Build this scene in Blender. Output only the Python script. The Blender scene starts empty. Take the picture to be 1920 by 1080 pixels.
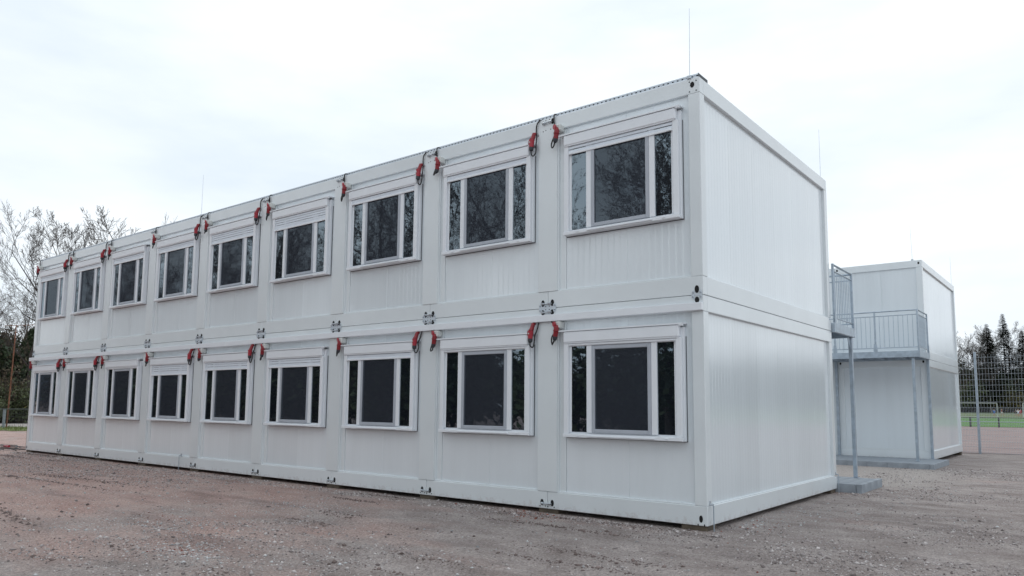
import bpy, math, random
import numpy as np
from mathutils import Vector, Matrix

random.seed(7)
SC = bpy.context.scene
COL = SC.collection
R = math.radians

# ------------------------------------------------------------------ camera
F_PX, PY = 1400.14, 71.354            # focal length and principal-point offset, in photo pixels (1920 wide)
CAM = Vector((3.93138, -8.92654, 1.47971))
YAW, PITCH, ROLL = -0.667780, 0.105132, 0.008184
_f = Vector((math.sin(YAW)*math.cos(PITCH), math.cos(YAW)*math.cos(PITCH), math.sin(PITCH)))
_r = Vector((math.cos(YAW), -math.sin(YAW), 0))
_u = _r.cross(_f)
_r, _u = _r*math.cos(ROLL)+_u*math.sin(ROLL), -_r*math.sin(ROLL)+_u*math.cos(ROLL)
cd = bpy.data.cameras.new('camera')
cam = bpy.data.objects.new('camera', cd); COL.objects.link(cam)
cd.sensor_width = 36; cd.lens = 36*F_PX/1920; cd.shift_y = PY/1920
cd.clip_start = 0.05; cd.clip_end = 9000
cam.matrix_world = Matrix(((_r.x, _u.x, -_f.x, CAM.x), (_r.y, _u.y, -_f.y, CAM.y), (_r.z, _u.z, -_f.z, CAM.z), (0, 0, 0, 1)))
SC.camera = cam

# ------------------------------------------------------------------ sky, sun, exposure
SUN_AZ, SUN_EL = R(-35), R(56)          # azimuth from +Y towards +X
w = bpy.data.worlds.new('World'); SC.world = w; w.use_nodes = True
nt = w.node_tree; N = nt.nodes; L = nt.links
for n in list(N): N.remove(n)
out = N.new('ShaderNodeOutputWorld'); bg = N.new('ShaderNodeBackground'); bg.inputs['Strength'].default_value = 0.1
sky = N.new('ShaderNodeTexSky'); sky.sky_type = 'NISHITA'; sky.sun_disc = False
sky.sun_elevation = SUN_EL; sky.sun_rotation = SUN_AZ
tc = N.new('ShaderNodeTexCoord'); mp = N.new('ShaderNodeMapping'); mp.inputs['Scale'].default_value = (1.0, 1.0, 3.2)
n1 = N.new('ShaderNodeTexNoise'); n1.inputs['Scale'].default_value = 2.1; n1.inputs['Detail'].default_value = 6; n1.inputs['Roughness'].default_value = 0.52
n2 = N.new('ShaderNodeTexNoise'); n2.inputs['Scale'].default_value = 1.3; n2.inputs['Detail'].default_value = 5; n2.inputs['Roughness'].default_value = 0.5
r1 = N.new('ShaderNodeValToRGB'); r1.color_ramp.elements[0].position = 0.36; r1.color_ramp.elements[1].position = 0.60
r1.color_ramp.elements[0].color = (8.0, 8.9, 9.75, 1); r1.color_ramp.elements[1].color = (9.9, 10.5, 10.95, 1)
r2 = N.new('ShaderNodeValToRGB'); r2.color_ramp.elements[0].position = 0.30; r2.color_ramp.elements[1].position = 0.52
r2.color_ramp.elements[0].color = (0.86, 0.86, 0.86, 1); r2.color_ramp.elements[1].color = (1, 1, 1, 1)
mx = N.new('ShaderNodeMix'); mx.data_type = 'RGBA'
L.new(tc.outputs['Generated'], mp.inputs['Vector'])
L.new(mp.outputs['Vector'], n1.inputs['Vector']); L.new(mp.outputs['Vector'], n2.inputs['Vector'])
L.new(n1.outputs['Fac'], r1.inputs['Fac']); L.new(n2.outputs['Fac'], r2.inputs['Fac'])
L.new(r2.outputs['Color'], mx.inputs['Factor'])
L.new(sky.outputs['Color'], mx.inputs['A']); L.new(r1.outputs['Color'], mx.inputs['B'])
L.new(mx.outputs['Result'], bg.inputs['Color']); L.new(bg.outputs['Background'], out.inputs['Surface'])

sd = bpy.data.lights.new('sun', 'SUN'); sd.energy = 0.6; sd.angle = R(40); sd.color = (1.0, 0.98, 0.95)
sun = bpy.data.objects.new('sun', sd); COL.objects.link(sun)
sdir = Vector((math.sin(SUN_AZ)*math.cos(SUN_EL), math.cos(SUN_AZ)*math.cos(SUN_EL), math.sin(SUN_EL)))
sun.rotation_euler = (-sdir).to_track_quat('-Z', 'Y').to_euler(); sun.location = (-30, 40, 60)

SC.view_settings.view_transform = 'Standard'; SC.view_settings.look = 'None'
SC.view_settings.exposure = 0.08; SC.view_settings.gamma = 1.0; SC.view_settings.use_curve_mapping = False
SC.render.engine = 'CYCLES'
SC.cycles.use_denoising = True
SC.cycles.max_bounces = 6; SC.cycles.transparent_max_bounces = 12

# ------------------------------------------------------------------ terrain height and pixel-to-ground
YB = [(-1e5, -.065), (8, -.065), (22.5, -.13), (66, 0), (165, 0), (200, .75), (1e5, .75)]
def gz(x, y):
    for (a, za), (b, zb) in zip(YB, YB[1:]):
        if y <= b: return za+(zb-za)*(y-a)/(b-a)
    return .75
def ray(px, py): return _f+_r*((px-960)/F_PX)-_u*((py-540-PY)/F_PX)
def ground(px, py):
    d = ray(px, py); z = -.05
    for _ in range(12):
        p = CAM+d*((z-CAM.z)/d.z); z = z*.5+.5*gz(p.x, p.y)
    return Vector((p.x, p.y, gz(p.x, p.y)))
def at_depth(px, depth, py=759):
    p = CAM+ray(px, py)*depth
    return Vector((p.x, p.y, gz(p.x, p.y)))
def height_at(px, py, depth): return (CAM+ray(px, py)*depth).z

# ------------------------------------------------------------------ mesh helpers
_CB = None
def _cbox_template():
    global _CB
    idx = {}; k = 0
    for sx in (0, 1):
        for sy in (0, 1):
            for sz in (0, 1):
                for a in range(3): idx[(sx, sy, sz, a)] = k; k += 1
    faces = []
    def co(i):
        for (sx, sy, sz, a), j in idx.items():
            if j == i:
                c = [sx, sy, sz]; return [(c[q]*2-1)*(1 if q == a else .8) for q in range(3)]
    def add(f):
        P = [Vector(co(i)) for i in f]; n = (P[1]-P[0]).cross(P[2]-P[0]); c = sum(P, Vector())/len(P)
        faces.append(tuple(f) if n.dot(c) > 0 else tuple(reversed(f)))
    for a in range(3):
        b, c = (a+1) % 3, (a+2) % 3
        for s in (0, 1):
            q = []
            for sb, sc_ in ((0, 0), (1, 0), (1, 1), (0, 1)):
                t = [0, 0, 0]; t[a] = s; t[b] = sb; t[c] = sc_; q.append(idx[(*t, a)])
            add(q)
        for sb in (0, 1):
            for sc_ in (0, 1):
                t0 = [0, 0, 0]; t0[b] = sb; t0[c] = sc_; t1 = list(t0); t1[a] = 1
                add([idx[(*t0, b)], idx[(*t0, c)], idx[(*t1, c)], idx[(*t1, b)]])
    for sx in (0, 1):
        for sy in (0, 1):
            for sz in (0, 1): add([idx[(sx, sy, sz, a)] for a in range(3)])
    _CB = (idx, faces)
_cbox_template()

class MB:
    def __init__(s): s.v = []; s.f = []; s.m = []
    def face(s, pts, mi=0):
        k = len(s.v); s.v += [tuple(p) for p in pts]; s.f.append(tuple(range(k, k+len(pts)))); s.m.append(mi); return s
    def box(s, x0, x1, y0, y1, z0, z1, c=.004, mi=0):
        k = len(s.v); idx, fs = _CB; lo = (x0, y0, z0); hi = (x1, y1, z1)
        c = min(c, .45*min(x1-x0, y1-y0, z1-z0))
        for key, i in idx.items():
            t = key[:3]; a = key[3]
            s.v.append(tuple((hi[q] if t[q] else lo[q])+(0 if q == a else (-c if t[q] else c)) for q in range(3)))
        for f in fs: s.f.append(tuple(k+i for i in f)); s.m.append(mi)
        return s
    def obox(s, o, ux, uy, uz, c=.004, mi=0):
        """box spanned by three vectors from corner o"""
        t = MB().box(0, 1, 0, 1, 0, 1, 0)
        k = len(s.v); o, ux, uy, uz = map(Vector, (o, ux, uy, uz))
        s.v += [tuple(o+ux*a+uy*b+uz*d) for a, b, d in t.v]
        flip = ux.cross(uy).dot(uz) < 0
        for f in t.f: s.f.append(tuple(k+i for i in (reversed(f) if flip else f))); s.m.append(mi)
        return s
    def tube(s, pts, rad, n=8, mi=0, cap=True):
        pts = [Vector(p) for p in pts]
        if not hasattr(rad, '__len__'): rad = [rad]*len(pts)
        k = len(s.v); prev = None
        for i, p in enumerate(pts):
            d = (pts[min(i+1, len(pts)-1)]-pts[max(i-1, 0)])
            d = d.normalized() if d.length > 1e-9 else Vector((0, 0, 1))
            if prev is None:
                a = d.orthogonal().normalized()
            else:
                a = (prev-d*prev.dot(d)); a = a.normalized() if a.length > 1e-6 else d.orthogonal().normalized()
            prev = a; b = d.cross(a)
            for j in range(n):
                t = 2*math.pi*j/n; s.v.append(tuple(p+(a*math.cos(t)+b*math.sin(t))*rad[i]))
        for i in range(len(pts)-1):
            for j in range(n):
                j2 = (j+1) % n
                s.f.append((k+i*n+j, k+i*n+j2, k+(i+1)*n+j2, k+(i+1)*n+j)); s.m.append(mi)
        if cap:
            s.f.append(tuple(k+j for j in reversed(range(n)))); s.m.append(mi)
            e = k+(len(pts)-1)*n; s.f.append(tuple(e+j for j in range(n))); s.m.append(mi)
        return s
    def oval(s, x, y, z, rx, rz, mi=0, n=14, t=.006):
        """upright oval plate facing -Y, front at y"""
        k = len(s.v)
        for yy in (y, y+t):
            for j in range(n):
                a = 2*math.pi*j/n; s.v.append((x+rx*math.cos(a), yy, z+rz*math.sin(a)))
        s.f.append(tuple(k+j for j in range(n))); s.m.append(mi)
        for j in range(n):
            j2 = (j+1) % n; s.f.append((k+j2, k+j, k+n+j, k+n+j2)); s.m.append(mi)
        return s
    def mesh(s, name, mats, smooth=False):
        me = bpy.data.meshes.new(name); me.from_pydata(s.v, [], s.f)
        mats = mats if isinstance(mats, (list, tuple)) else [mats]
        for m in mats: me.materials.append(m)
        if len(mats) > 1: me.polygons.foreach_set('material_index', s.m)
        if smooth: me.polygons.foreach_set('use_smooth', [True]*len(me.polygons))
        me.update(); return me
    def build(s, name, mats, parent=None, loc=(0, 0, 0), smooth=False, rot=None):
        return inst(name, s.mesh(name, mats, smooth), parent, loc, rot)

def inst(name, me, parent=None, loc=(0, 0, 0), rot=None):
    o = bpy.data.objects.new(name, me); COL.objects.link(o); o.location = loc
    if rot: o.rotation_euler = rot
    if parent: o.parent = parent
    return o
def empty(name, loc=(0, 0, 0), rz=0):
    o = bpy.data.objects.new(name, None); COL.objects.link(o); o.location = loc; o.rotation_euler = (0, 0, rz); o.empty_display_size = .2
    return o
def tag(o, label, cat, group=None):
    o['label'] = label; o['category'] = cat
    if group: o['group'] = group
    return o
def struct(o): o['kind'] = 'structure'; return o
def stuff(o): o['kind'] = 'stuff'; return o
def fastmesh(name, V, T, mats, mi=None):
    me = bpy.data.meshes.new(name); V = np.asarray(V, np.float32); T = np.asarray(T, np.int32); k = T.shape[1]
    me.vertices.add(len(V)); me.vertices.foreach_set('co', V.ravel())
    me.loops.add(T.size); me.loops.foreach_set('vertex_index', T.ravel())
    me.polygons.add(len(T)); me.polygons.foreach_set('loop_start', np.arange(0, T.size, k, dtype=np.int32))
    me.polygons.foreach_set('loop_total', np.full(len(T), k, np.int32))
    for m in (mats if isinstance(mats, (list, tuple)) else [mats]): me.materials.append(m)
    if mi is not None: me.polygons.foreach_set('material_index', np.asarray(mi, np.int32))
    me.update(calc_edges=True); me.validate(); return me
def vnoise(x, y, s, seed=0):
    x = np.asarray(x, float)/s; y = np.asarray(y, float)/s
    xi = np.floor(x).astype(np.int64); yi = np.floor(y).astype(np.int64); fx = x-xi; fy = y-yi
    fx = fx*fx*(3-2*fx); fy = fy*fy*(3-2*fy)
    def h(a, b):
        n = (a*374761393+b*668265263+seed*974711) & 0x7fffffff
        n = ((n ^ (n >> 13))*1274126177) & 0x7fffffff
        return ((n ^ (n >> 16)) & 0xffff)/65535.
    return (h(xi, yi)*(1-fx)+h(xi+1, yi)*fx)*(1-fy)+(h(xi, yi+1)*(1-fx)+h(xi+1, yi+1)*fx)*fy

# ------------------------------------------------------------------ materials
def mat(name, col, rough=.6, metal=0., var=0., vscale=3., spec=.5, bump=0., bscale=40., stretch=(1, 1, 1), ior=None, col2=None, island=False, objrand=0., tint=None):
    m = bpy.data.materials.new(name); m.use_nodes = True; n = m.node_tree.nodes; l = m.node_tree.links
    b = n['Principled BSDF']; b.inputs['Roughness'].default_value = rough; b.inputs['Metallic'].default_value = metal
    b.inputs['Specular IOR Level'].default_value = spec
    if ior: b.inputs['IOR'].default_value = ior
    if tint: b.inputs['Specular Tint'].default_value = (*tint, 1)
    t = n.new('ShaderNodeTexCoord'); mpn = n.new('ShaderNodeMapping'); mpn.inputs['Scale'].default_value = stretch
    l.new(t.outputs['Object'], mpn.inputs['Vector'])
    if var or col2:
        nz = n.new('ShaderNodeTexNoise'); nz.inputs['Scale'].default_value = vscale; nz.inputs['Detail'].default_value = 5
        l.new(mpn.outputs['Vector'], nz.inputs['Vector'])
        rp = n.new('ShaderNodeValToRGB'); e = rp.color_ramp.elements; e[0].position = .32; e[1].position = .68
        c2 = col2 or tuple(min(1, c*(1+var)) for c in col); c1 = col if col2 else tuple(c*(1-var) for c in col)
        e[0].color = (*c1, 1); e[1].color = (*c2, 1)
        if island:
            g = n.new('ShaderNodeNewGeometry'); l.new(g.outputs['Random Per Island'], rp.inputs['Fac'])
            e[0].position = 0; e[1].position = 1
        else: l.new(nz.outputs['Fac'], rp.inputs['Fac'])
        if objrand:
            oi = n.new('ShaderNodeObjectInfo'); mr = n.new('ShaderNodeMapRange'); mr.inputs['To Min'].default_value = 1-objrand; mr.inputs['To Max'].default_value = 1+objrand
            l.new(oi.outputs['Random'], mr.inputs['Value']); vm = n.new('ShaderNodeVectorMath'); vm.operation = 'SCALE'
            l.new(rp.outputs['Color'], vm.inputs[0]); l.new(mr.outputs[0], vm.inputs['Scale']); l.new(vm.outputs[0], b.inputs['Base Color'])
        else: l.new(rp.outputs['Color'], b.inputs['Base Color'])
    else: b.inputs['Base Color'].default_value = (*col, 1)
    if bump:
        nb = n.new('ShaderNodeTexNoise'); nb.inputs['Scale'].default_value = bscale; nb.inputs['Detail'].default_value = 4
        l.new(mpn.outputs['Vector'], nb.inputs['Vector'])
        bp = n.new('ShaderNodeBump'); bp.inputs['Strength'].default_value = 1; bp.inputs['Distance'].default_value = bump
        l.new(nb.outputs['Fac'], bp.inputs['Height']); l.new(bp.outputs['Normal'], b.inputs['Normal'])
    return m

M = {}
M['paint'] = mat('white_paint', (.738, .785, .808), .24, var=.03, vscale=1.3, bump=.0008, bscale=2.2, ior=1.7, objrand=.03)
M['panel'] = mat('panel_paint', (.735, .792, .828), .14, var=.02, vscale=.9, bump=.0003, bscale=1.3, stretch=(5, 5, .4), ior=2.0, objrand=.035)
for k_ in ('panel', 'paint'):
    b_ = M[k_].node_tree.nodes['Principled BSDF']; b_.inputs['Coat Weight'].default_value = .45 if k_ == 'panel' else .2; b_.inputs['Coat Roughness'].default_value = .10
def splash_paint():
    m = M['paint'].copy(); m.name = 'splashed_paint'; n = m.node_tree.nodes; l = m.node_tree.links; b = n['Principled BSDF']
    src = b.inputs['Base Color'].links[0].from_socket; t = n.new('ShaderNodeTexCoord'); sx = n.new('ShaderNodeSeparateXYZ'); l.new(t.outputs['Object'], sx.inputs[0])
    nz = n.new('ShaderNodeTexNoise'); nz.inputs['Scale'].default_value = 9; nz.inputs['Detail'].default_value = 9; nz.inputs['Roughness'].default_value = .75; l.new(t.outputs['Object'], nz.inputs['Vector'])
    q = n.new('ShaderNodeMath'); q.operation = 'MULTIPLY_ADD'; q.inputs[1].default_value = -1.5; l.new(sx.outputs['Z'], q.inputs[0]); l.new(nz.outputs['Fac'], q.inputs[2])
    rp = n.new('ShaderNodeValToRGB'); e = rp.color_ramp.elements; e[0].position = .42; e[1].position = .62; e[0].color = (0, 0, 0, 1); e[1].color = (.38, .38, .38, 1); l.new(q.outputs[0], rp.inputs['Fac'])
    x = n.new('ShaderNodeMix'); x.data_type = 'RGBA'; l.new(rp.outputs['Color'], x.inputs['Factor']); l.new(src, x.inputs['A']); x.inputs['B'].default_value = (.36, .27, .24, 1)
    l.new(x.outputs['Result'], b.inputs['Base Color']); return m
M['splash'] = splash_paint()
M['plastic'] = mat('white_plastic', (.80, .83, .87), .28, var=.02, vscale=3)
M['shutter'] = mat('shutter_aluminium', (.73, .79, .86), .33, var=.03, vscale=5)
M['sash'] = mat('screen_frame_grey', (.42, .45, .50), .4, var=.05, vscale=4)
M['dark_edging'] = mat('grey_edging', (.09, .095, .11), .7)  # dark grey for the edging added around the window frames
M['glass'] = mat('window_glass', (.010, .013, .018), .012, ior=2.8, bump=.0009, bscale=2.2, tint=(.72, .88, 1.0))
M['galv'] = mat('galvanised_steel', (.40, .465, .53), .38, metal=.5, var=.13, vscale=9)
M['galv2'] = mat('galvanised_bolt', (.50, .54, .58), .33, metal=.7, var=.2, vscale=30)
M['zinc'] = mat('bright_zinc', (.66, .72, .78), .35, metal=.3, var=.06, vscale=6)
M['black'] = mat('painted_hole_black', (.006, .006, .007), .8)  # flat black discs paint in the darkness inside open holes
M['rubber'] = mat('black_rubber', (.016, .016, .018), .5, var=.2, vscale=20)
M['red'] = mat('red_plastic', (.25, .012, .020), .40, var=.12, vscale=14)
M['redlid'] = mat('red_lid_plastic', (.40, .030, .048), .35, var=.1, vscale=14)
M['boxgrey'] = mat('light_grey_plastic', (.60, .61, .59), .5, var=.06, vscale=12)
M['darkend'] = mat('slate_plastic', (.035, .040, .048), .5, var=.1, vscale=12)
M['roof'] = mat('roof_sheet', (.5, .51, .52), .5, var=.08)
M['block'] = mat('support_timber', (.10, .08, .06), .8, var=.3, vscale=8)
M['concrete'] = mat('concrete_paver', (.27, .30, .335), .85, var=.13, vscale=7, bump=.002, bscale=90)
M['kerb'] = mat('concrete_kerb', (.29, .32, .355), .85, var=.15, vscale=5, bump=.003, bscale=70)
M['wallgrey'] = mat('grey_concrete', (.36, .35, .36), .85, var=.2, vscale=1)
M['fencewire'] = mat('fence_wire', (.42, .46, .50), .5, metal=.3)
M['rust'] = mat('rusty_steel', (.20, .085, .05), .8, var=.35, vscale=6)
M['darkpost'] = mat('dark_post', (.05, .045, .045), .7, var=.2)
M['wirefence'] = mat('dark_wire', (.10, .11, .11), .6)
M['whitemetal'] = mat('white_goal', (.55, .57, .57), .5)
M['bark'] = mat('bark_grey', (.055, .046, .042), .9, var=.3, vscale=5)
M['bark2'] = mat('bark_brown', (.065, .050, .042), .9, var=.3, vscale=5)
M['birch'] = mat('birch_bark', (.5, .48, .45), .8, var=.35, vscale=4)
M['ivy'] = mat('ivy_leaf', (.016, .030, .012), .55, col2=(.045, .070, .028), island=True)
M['leafd'] = mat('dark_leaf', (.030, .045, .016), .6, col2=(.095, .120, .046), island=True)
M['leafb'] = mat('brown_leaf', (.07, .056, .036), .7, col2=(.17, .14, .085), island=True)
M['leafy'] = mat('yellow_leaf', (.10, .095, .025), .6, col2=(.24, .20, .05), island=True)
M['needle'] = mat('spruce_needle', (.010, .020, .016), .6, col2=(.032, .048, .036), island=True)
M['hill'] = mat('hazed_hill', (.075, .105, .14), 1, var=.25, vscale=.01)  # distance haze is put into the bluish base colour
M['skin'] = mat('skin', (.45, .27, .19), .6)

# insect screen: fine mesh that lets half the light through
def screen_mat():
    m = bpy.data.materials.new('insect_screen'); m.use_nodes = True; n = m.node_tree.nodes; l = m.node_tree.links
    n.remove(n['Principled BSDF']); d = n.new('ShaderNodeBsdfDiffuse'); d.inputs['Color'].default_value = (.060, .068, .086, 1)
    t = n.new('ShaderNodeBsdfTransparent'); x = n.new('ShaderNodeMixShader'); x.inputs[0].default_value = .45
    l.new(t.outputs[0], x.inputs[1]); l.new(d.outputs[0], x.inputs[2]); l.new(x.outputs[0], n['Material Output'].inputs[0]); return m
M['screen'] = screen_mat()

def ground_mat():
    m = bpy.data.materials.new('gravel_ground'); m.use_nodes = True; n = m.node_tree.nodes; l = m.node_tree.links
    b = n['Principled BSDF']; b.inputs['Roughness'].default_value = .92; b.inputs['Specular IOR Level'].default_value = .25
    t = n.new('ShaderNodeTexCoord')
    def noise(s, d, st=(1, 1, 1), rough=.55, loc=(0, 0, 0)):
        q = n.new('ShaderNodeMapping'); q.inputs['Scale'].default_value = st; q.inputs['Location'].default_value = loc
        l.new(t.outputs['Object'], q.inputs['Vector']); z = n.new('ShaderNodeTexNoise')
        z.inputs['Scale'].default_value = s; z.inputs['Detail'].default_value = d; z.inputs['Roughness'].default_value = rough
        l.new(q.outputs['Vector'], z.inputs['Vector']); return z.outputs['Fac']
    def ramp(f, a, ca, c, cc):
        r = n.new('ShaderNodeValToRGB'); e = r.color_ramp.elements; e[0].position = a; e[1].position = c
        e[0].color = ca if len(ca) == 4 else (*ca, 1); e[1].color = cc if len(cc) == 4 else (*cc, 1); l.new(f, r.inputs['Fac']); return r.outputs['Color']
    def mix(f, a, c, mode='MIX', k=None):
        x = n.new('ShaderNodeMix'); x.data_type = 'RGBA'; x.blend_type = mode
        if f is None: x.inputs['Factor'].default_value = k
        else: l.new(f, x.inputs['Factor'])
        for v, s in ((a, 'A'), (c, 'B')):
            if isinstance(v, tuple): x.inputs[s].default_value = (*v, 1)
            else: l.new(v, x.inputs[s])
        return x.outputs['Result']
    dust = ramp(noise(.8, 6, (1, 1.8, 1)), .3, (.44, .30, .265), .7, (.56, .425, .385))
    grav = ramp(noise(1.1, 8, (1, 1.6, 1), .65, (5, 3, 0)), .3, (.275, .232, .216), .7, (.52, .465, .445))
    # dusty red ash lies to the left, grey gravel to the right and in patches
    sx = n.new('ShaderNodeSeparateXYZ'); l.new(t.outputs['Object'], sx.inputs[0])
    mr = n.new('ShaderNodeMapRange'); mr.inputs['From Min'].default_value = -11; mr.inputs['From Max'].default_value = 1; mr.inputs['To Min'].default_value = -.15; mr.inputs['To Max'].default_value = .22
    l.new(sx.outputs['X'], mr.inputs['Value'])
    ad = n.new('ShaderNodeMath'); l.new(noise(.30, 7, (1, 2.0, 1), .6, (2.5, 1.2, 0)), ad.inputs[0]); l.new(mr.outputs[0], ad.inputs[1])
    base = mix(ramp(ad.outputs[0], .40, (0, 0, 0), .62, (1, 1, 1)), dust, grav)
    # damp darker streaks
    base = mix(ramp(noise(.55, 5, (.5, 2.4, 1), .6, (9, 4, 0)), .56, (0, 0, 0), .74, (.55, .55, .55)), base, (.125, .100, .096))
    sp = ramp(noise(34, 7, (1, 1, 1), .85), .30, (.22, .21, .21), .74, (1.85, 1.83, 1.82))
    base = mix(None, base, sp, 'MULTIPLY', .9)
    v = n.new('ShaderNodeTexVoronoi'); v.inputs['Scale'].default_value = 34; l.new(t.outputs['Object'], v.inputs['Vector'])
    chip = ramp(v.outputs['Distance'], .12, (1, 1, 1), .2, (0, 0, 0))
    rnd = n.new('ShaderNodeSeparateColor'); l.new(v.outputs['Color'], rnd.inputs[0])
    gt = n.new('ShaderNodeMath'); gt.operation = 'GREATER_THAN'; gt.inputs[1].default_value = .78; l.new(rnd.outputs[0], gt.inputs[0])
    cm = n.new('ShaderNodeMath'); cm.operation = 'MULTIPLY'; l.new(gt.outputs[0], cm.inputs[0])
    l.new(chip, cm.inputs[1])
    base = mix(cm.outputs[0], base, (.55, .54, .54))
    def band(o, a, c):
        q = n.new('ShaderNodeMapRange'); q.interpolation_type = 'SMOOTHSTEP'; q.inputs['From Min'].default_value = a; q.inputs['From Max'].default_value = c; l.new(o, q.inputs['Value']); return q.outputs[0]
    def mul(a, c):
        q = n.new('ShaderNodeMath'); q.operation = 'MULTIPLY'; l.new(a, q.inputs[0]); l.new(c, q.inputs[1]); return q.outputs[0]
    jit = n.new('ShaderNodeMath'); jit.operation = 'MULTIPLY_ADD'; jit.inputs[1].default_value = 2.4; l.new(noise(.9, 5, (1, 1, 1), .6, (7, 7, 0)), jit.inputs[0]); l.new(sx.outputs['X'], jit.inputs[2])
    path = mul(mul(band(sx.outputs['Y'], 6.9, 7.7), band(sx.outputs['Y'], 13.4, 12.6)), band(jit.outputs[0], 3.2, 1.5))
    palec = ramp(noise(30, 6, (1, 1, 1), .8), .3, (.27, .235, .215), .7, (.62, .57, .54))
    base = mix(path, base, palec)
    l.new(base, b.inputs['Base Color'])
    hh = n.new('ShaderNodeMath'); hh.operation = 'ADD'
    l.new(noise(45, 5, (1, 1, 1), .7), hh.inputs[0]); l.new(noise(9, 6, (1, 1, 1), .65), hh.inputs[1])
    bp = n.new('ShaderNodeBump'); bp.inputs['Distance'].default_value = .04; l.new(hh.outputs[0], bp.inputs['Height'])
    l.new(bp.outputs['Normal'], b.inputs['Normal'])
    return m
M['ground'] = ground_mat()
M['ash'] = mat('red_ash', (.235, .165, .155), .95, col2=(.32, .25, .235), vscale=.5, bump=.01, bscale=9, stretch=(1, 2, 1))
M['ashgrass'] = mat('pitch_turf', (.085, .135, .045), .9, col2=(.14, .165, .075), vscale=.25, stretch=(.3, 1, 1))
M['grass'] = mat('bright_grass', (.045, .14, .018), .9, col2=(.095, .215, .035), vscale=1.8, bump=.04, bscale=6)
M['dullgrass'] = mat('verge_grass', (.09, .12, .03), .9, col2=(.17, .20, .06), vscale=2.5, bump=.04, bscale=6)
M['chalk'] = mat('chalk_line', (.6, .62, .6), .9)
M['stone'] = mat('gravel_stone', (.13, .105, .10), .9, col2=(.66, .61, .60), island=True)
M['stonew'] = mat('pale_stone', (.28, .28, .285), .9, col2=(.68, .69, .70), island=True)
M['clod'] = mat('dirt_clod', (.11, .082, .075), .95, col2=(.26, .205, .19), island=True)
M['brickbit'] = mat('brick_crumb', (.16, .045, .032), .9, col2=(.34, .12, .085), island=True)

# ------------------------------------------------------------------ ground
def make_ground():
    xs = np.concatenate([[-4000, -1500, -600, -300, -160, -100, -70, -50, -40, -35, -32], np.arange(-30, 14.01, .11), [16, 20, 28, 40, 70, 140, 300, 700, 1600, 4000]])
    ys = np.concatenate([[-4000, -1500, -500, -200, -100, -60, -40, -30, -22, -16, -13], np.arange(-11, 7.95, .11), [8, 9.5, 11, 12.5, 14, 16, 18, 20, 22.5, 30, 40, 52, 66, 90, 130, 165, 200, 250, 600, 1500, 4000]])
    X, Y = np.meshgrid(xs, ys)
    Z = np.interp(Y, [-1e5, 8, 22.5, 66, 165, 200, 1e5], [-.065, -.065, -.13, 0, 0, .75, .75])
    wgt = np.clip((X+30)/5, 0, 1)*np.clip((14-X)/3, 0, 1)*np.clip((Y+11)/2, 0, 1)*np.clip((8-Y)/2.5, 0, 1)
    near_wall = np.clip((-Y-.05)/1.2, .25, 1)
    d = (vnoise(X*.55, Y*1.3, 1.7, 3)-.55)*.055+(vnoise(X*.6, Y*1.6, .55, 5)-.5)*.030+(vnoise(X, Y, .23, 8)-.5)*.016
    for c0, sl, am, wd in ((-2.3, .035, .030, .16), (-3.9, .04, .036, .18), (-5.6, -.05, .028, .2), (-6.9, -.045, .026, .2)):
        q = Y-(c0+sl*X+.18*np.sin(X*.33+c0)); mm = am*(.35+.9*vnoise(X, Y*.3, 1.6, 17))
        d = d-mm*np.exp(-(q/wd)**2)+.6*mm*np.exp(-((np.abs(q)-wd*1.9)/(wd*.7))**2)*(.4+1.2*vnoise(X, Y, .12, 19))
    Z = Z+wgt*d*near_wall
    nx = len(xs); ny = len(ys)
    i = (np.arange(ny-1)[:, None]*nx+np.arange(nx-1)[None, :]).ravel()
    T = np.stack([i, i+1, i+1+nx, i+nx], 1)
    V = np.stack([X, Y, Z], -1).reshape(-1, 3)
    o = inst('ground', fastmesh('ground', V, T, M['ground'])); struct(o)
    o.data.polygons.foreach_set('use_smooth', [True]*len(o.data.polygons))
    return xs, ys, Z
GX, GY, GZ = make_ground()
def ground_np(x, y):
    i = np.clip(np.searchsorted(GX, x)-1, 0, len(GX)-2); j = np.clip(np.searchsorted(GY, y)-1, 0, len(GY)-2)
    fx = (x-GX[i])/(GX[i+1]-GX[i]); fy = (y-GY[j])/(GY[j+1]-GY[j])
    return (GZ[j, i]*(1-fx)+GZ[j, i+1]*fx)*(1-fy)+(GZ[j+1, i]*(1-fx)+GZ[j+1, i+1]*fx)*fy
def gnd(x, y): return float(ground_np(np.array([x]), np.array([y]))[0])

def sheet(name, x0, x1, y0, y1, m, dz, edge=.0, step=1.0):
    """sheet laid dz above the ground, edges a little uneven"""
    ny = [y0]+[b for b in (8, 22.5, 66, 165, 200) if y0 < b < y1]+[y1]
    mb = MB(); xs = list(np.arange(x0, x1, step))+[x1]
    for a, b in zip(xs, xs[1:]):
        for c, d in zip(ny, ny[1:]):
            q = []
            for x, y in ((a, c), (b, c), (b, d), (a, d)):
                yy = y+(edge*(float(vnoise(x, 0, 1.3, 4))-.5)*2 if y in (y0, y1) else 0)
                q.append((x, yy, gz(x, yy)+dz))
            mb.face(q)
    return struct(mb.build(name, m))
sheet('ash_pitch', -90, 60, 22.9, 64.0, M['ash'], .012, .15)
sheet('grass_strip', -110, 80, 63.3, 130, M['grass'], .03, .25)
sheet('football_pitch', -140, 110, 129.5, 200, M['ashgrass'], .034, 0, 6)
sheet('pitch_line', -110, 80, 175.6, 176.1, M['chalk'], .05, 0, 10)
sheet('far_grass', -220, 200, 200, 460, M['leafd'], .02, 0, 20)

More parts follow.
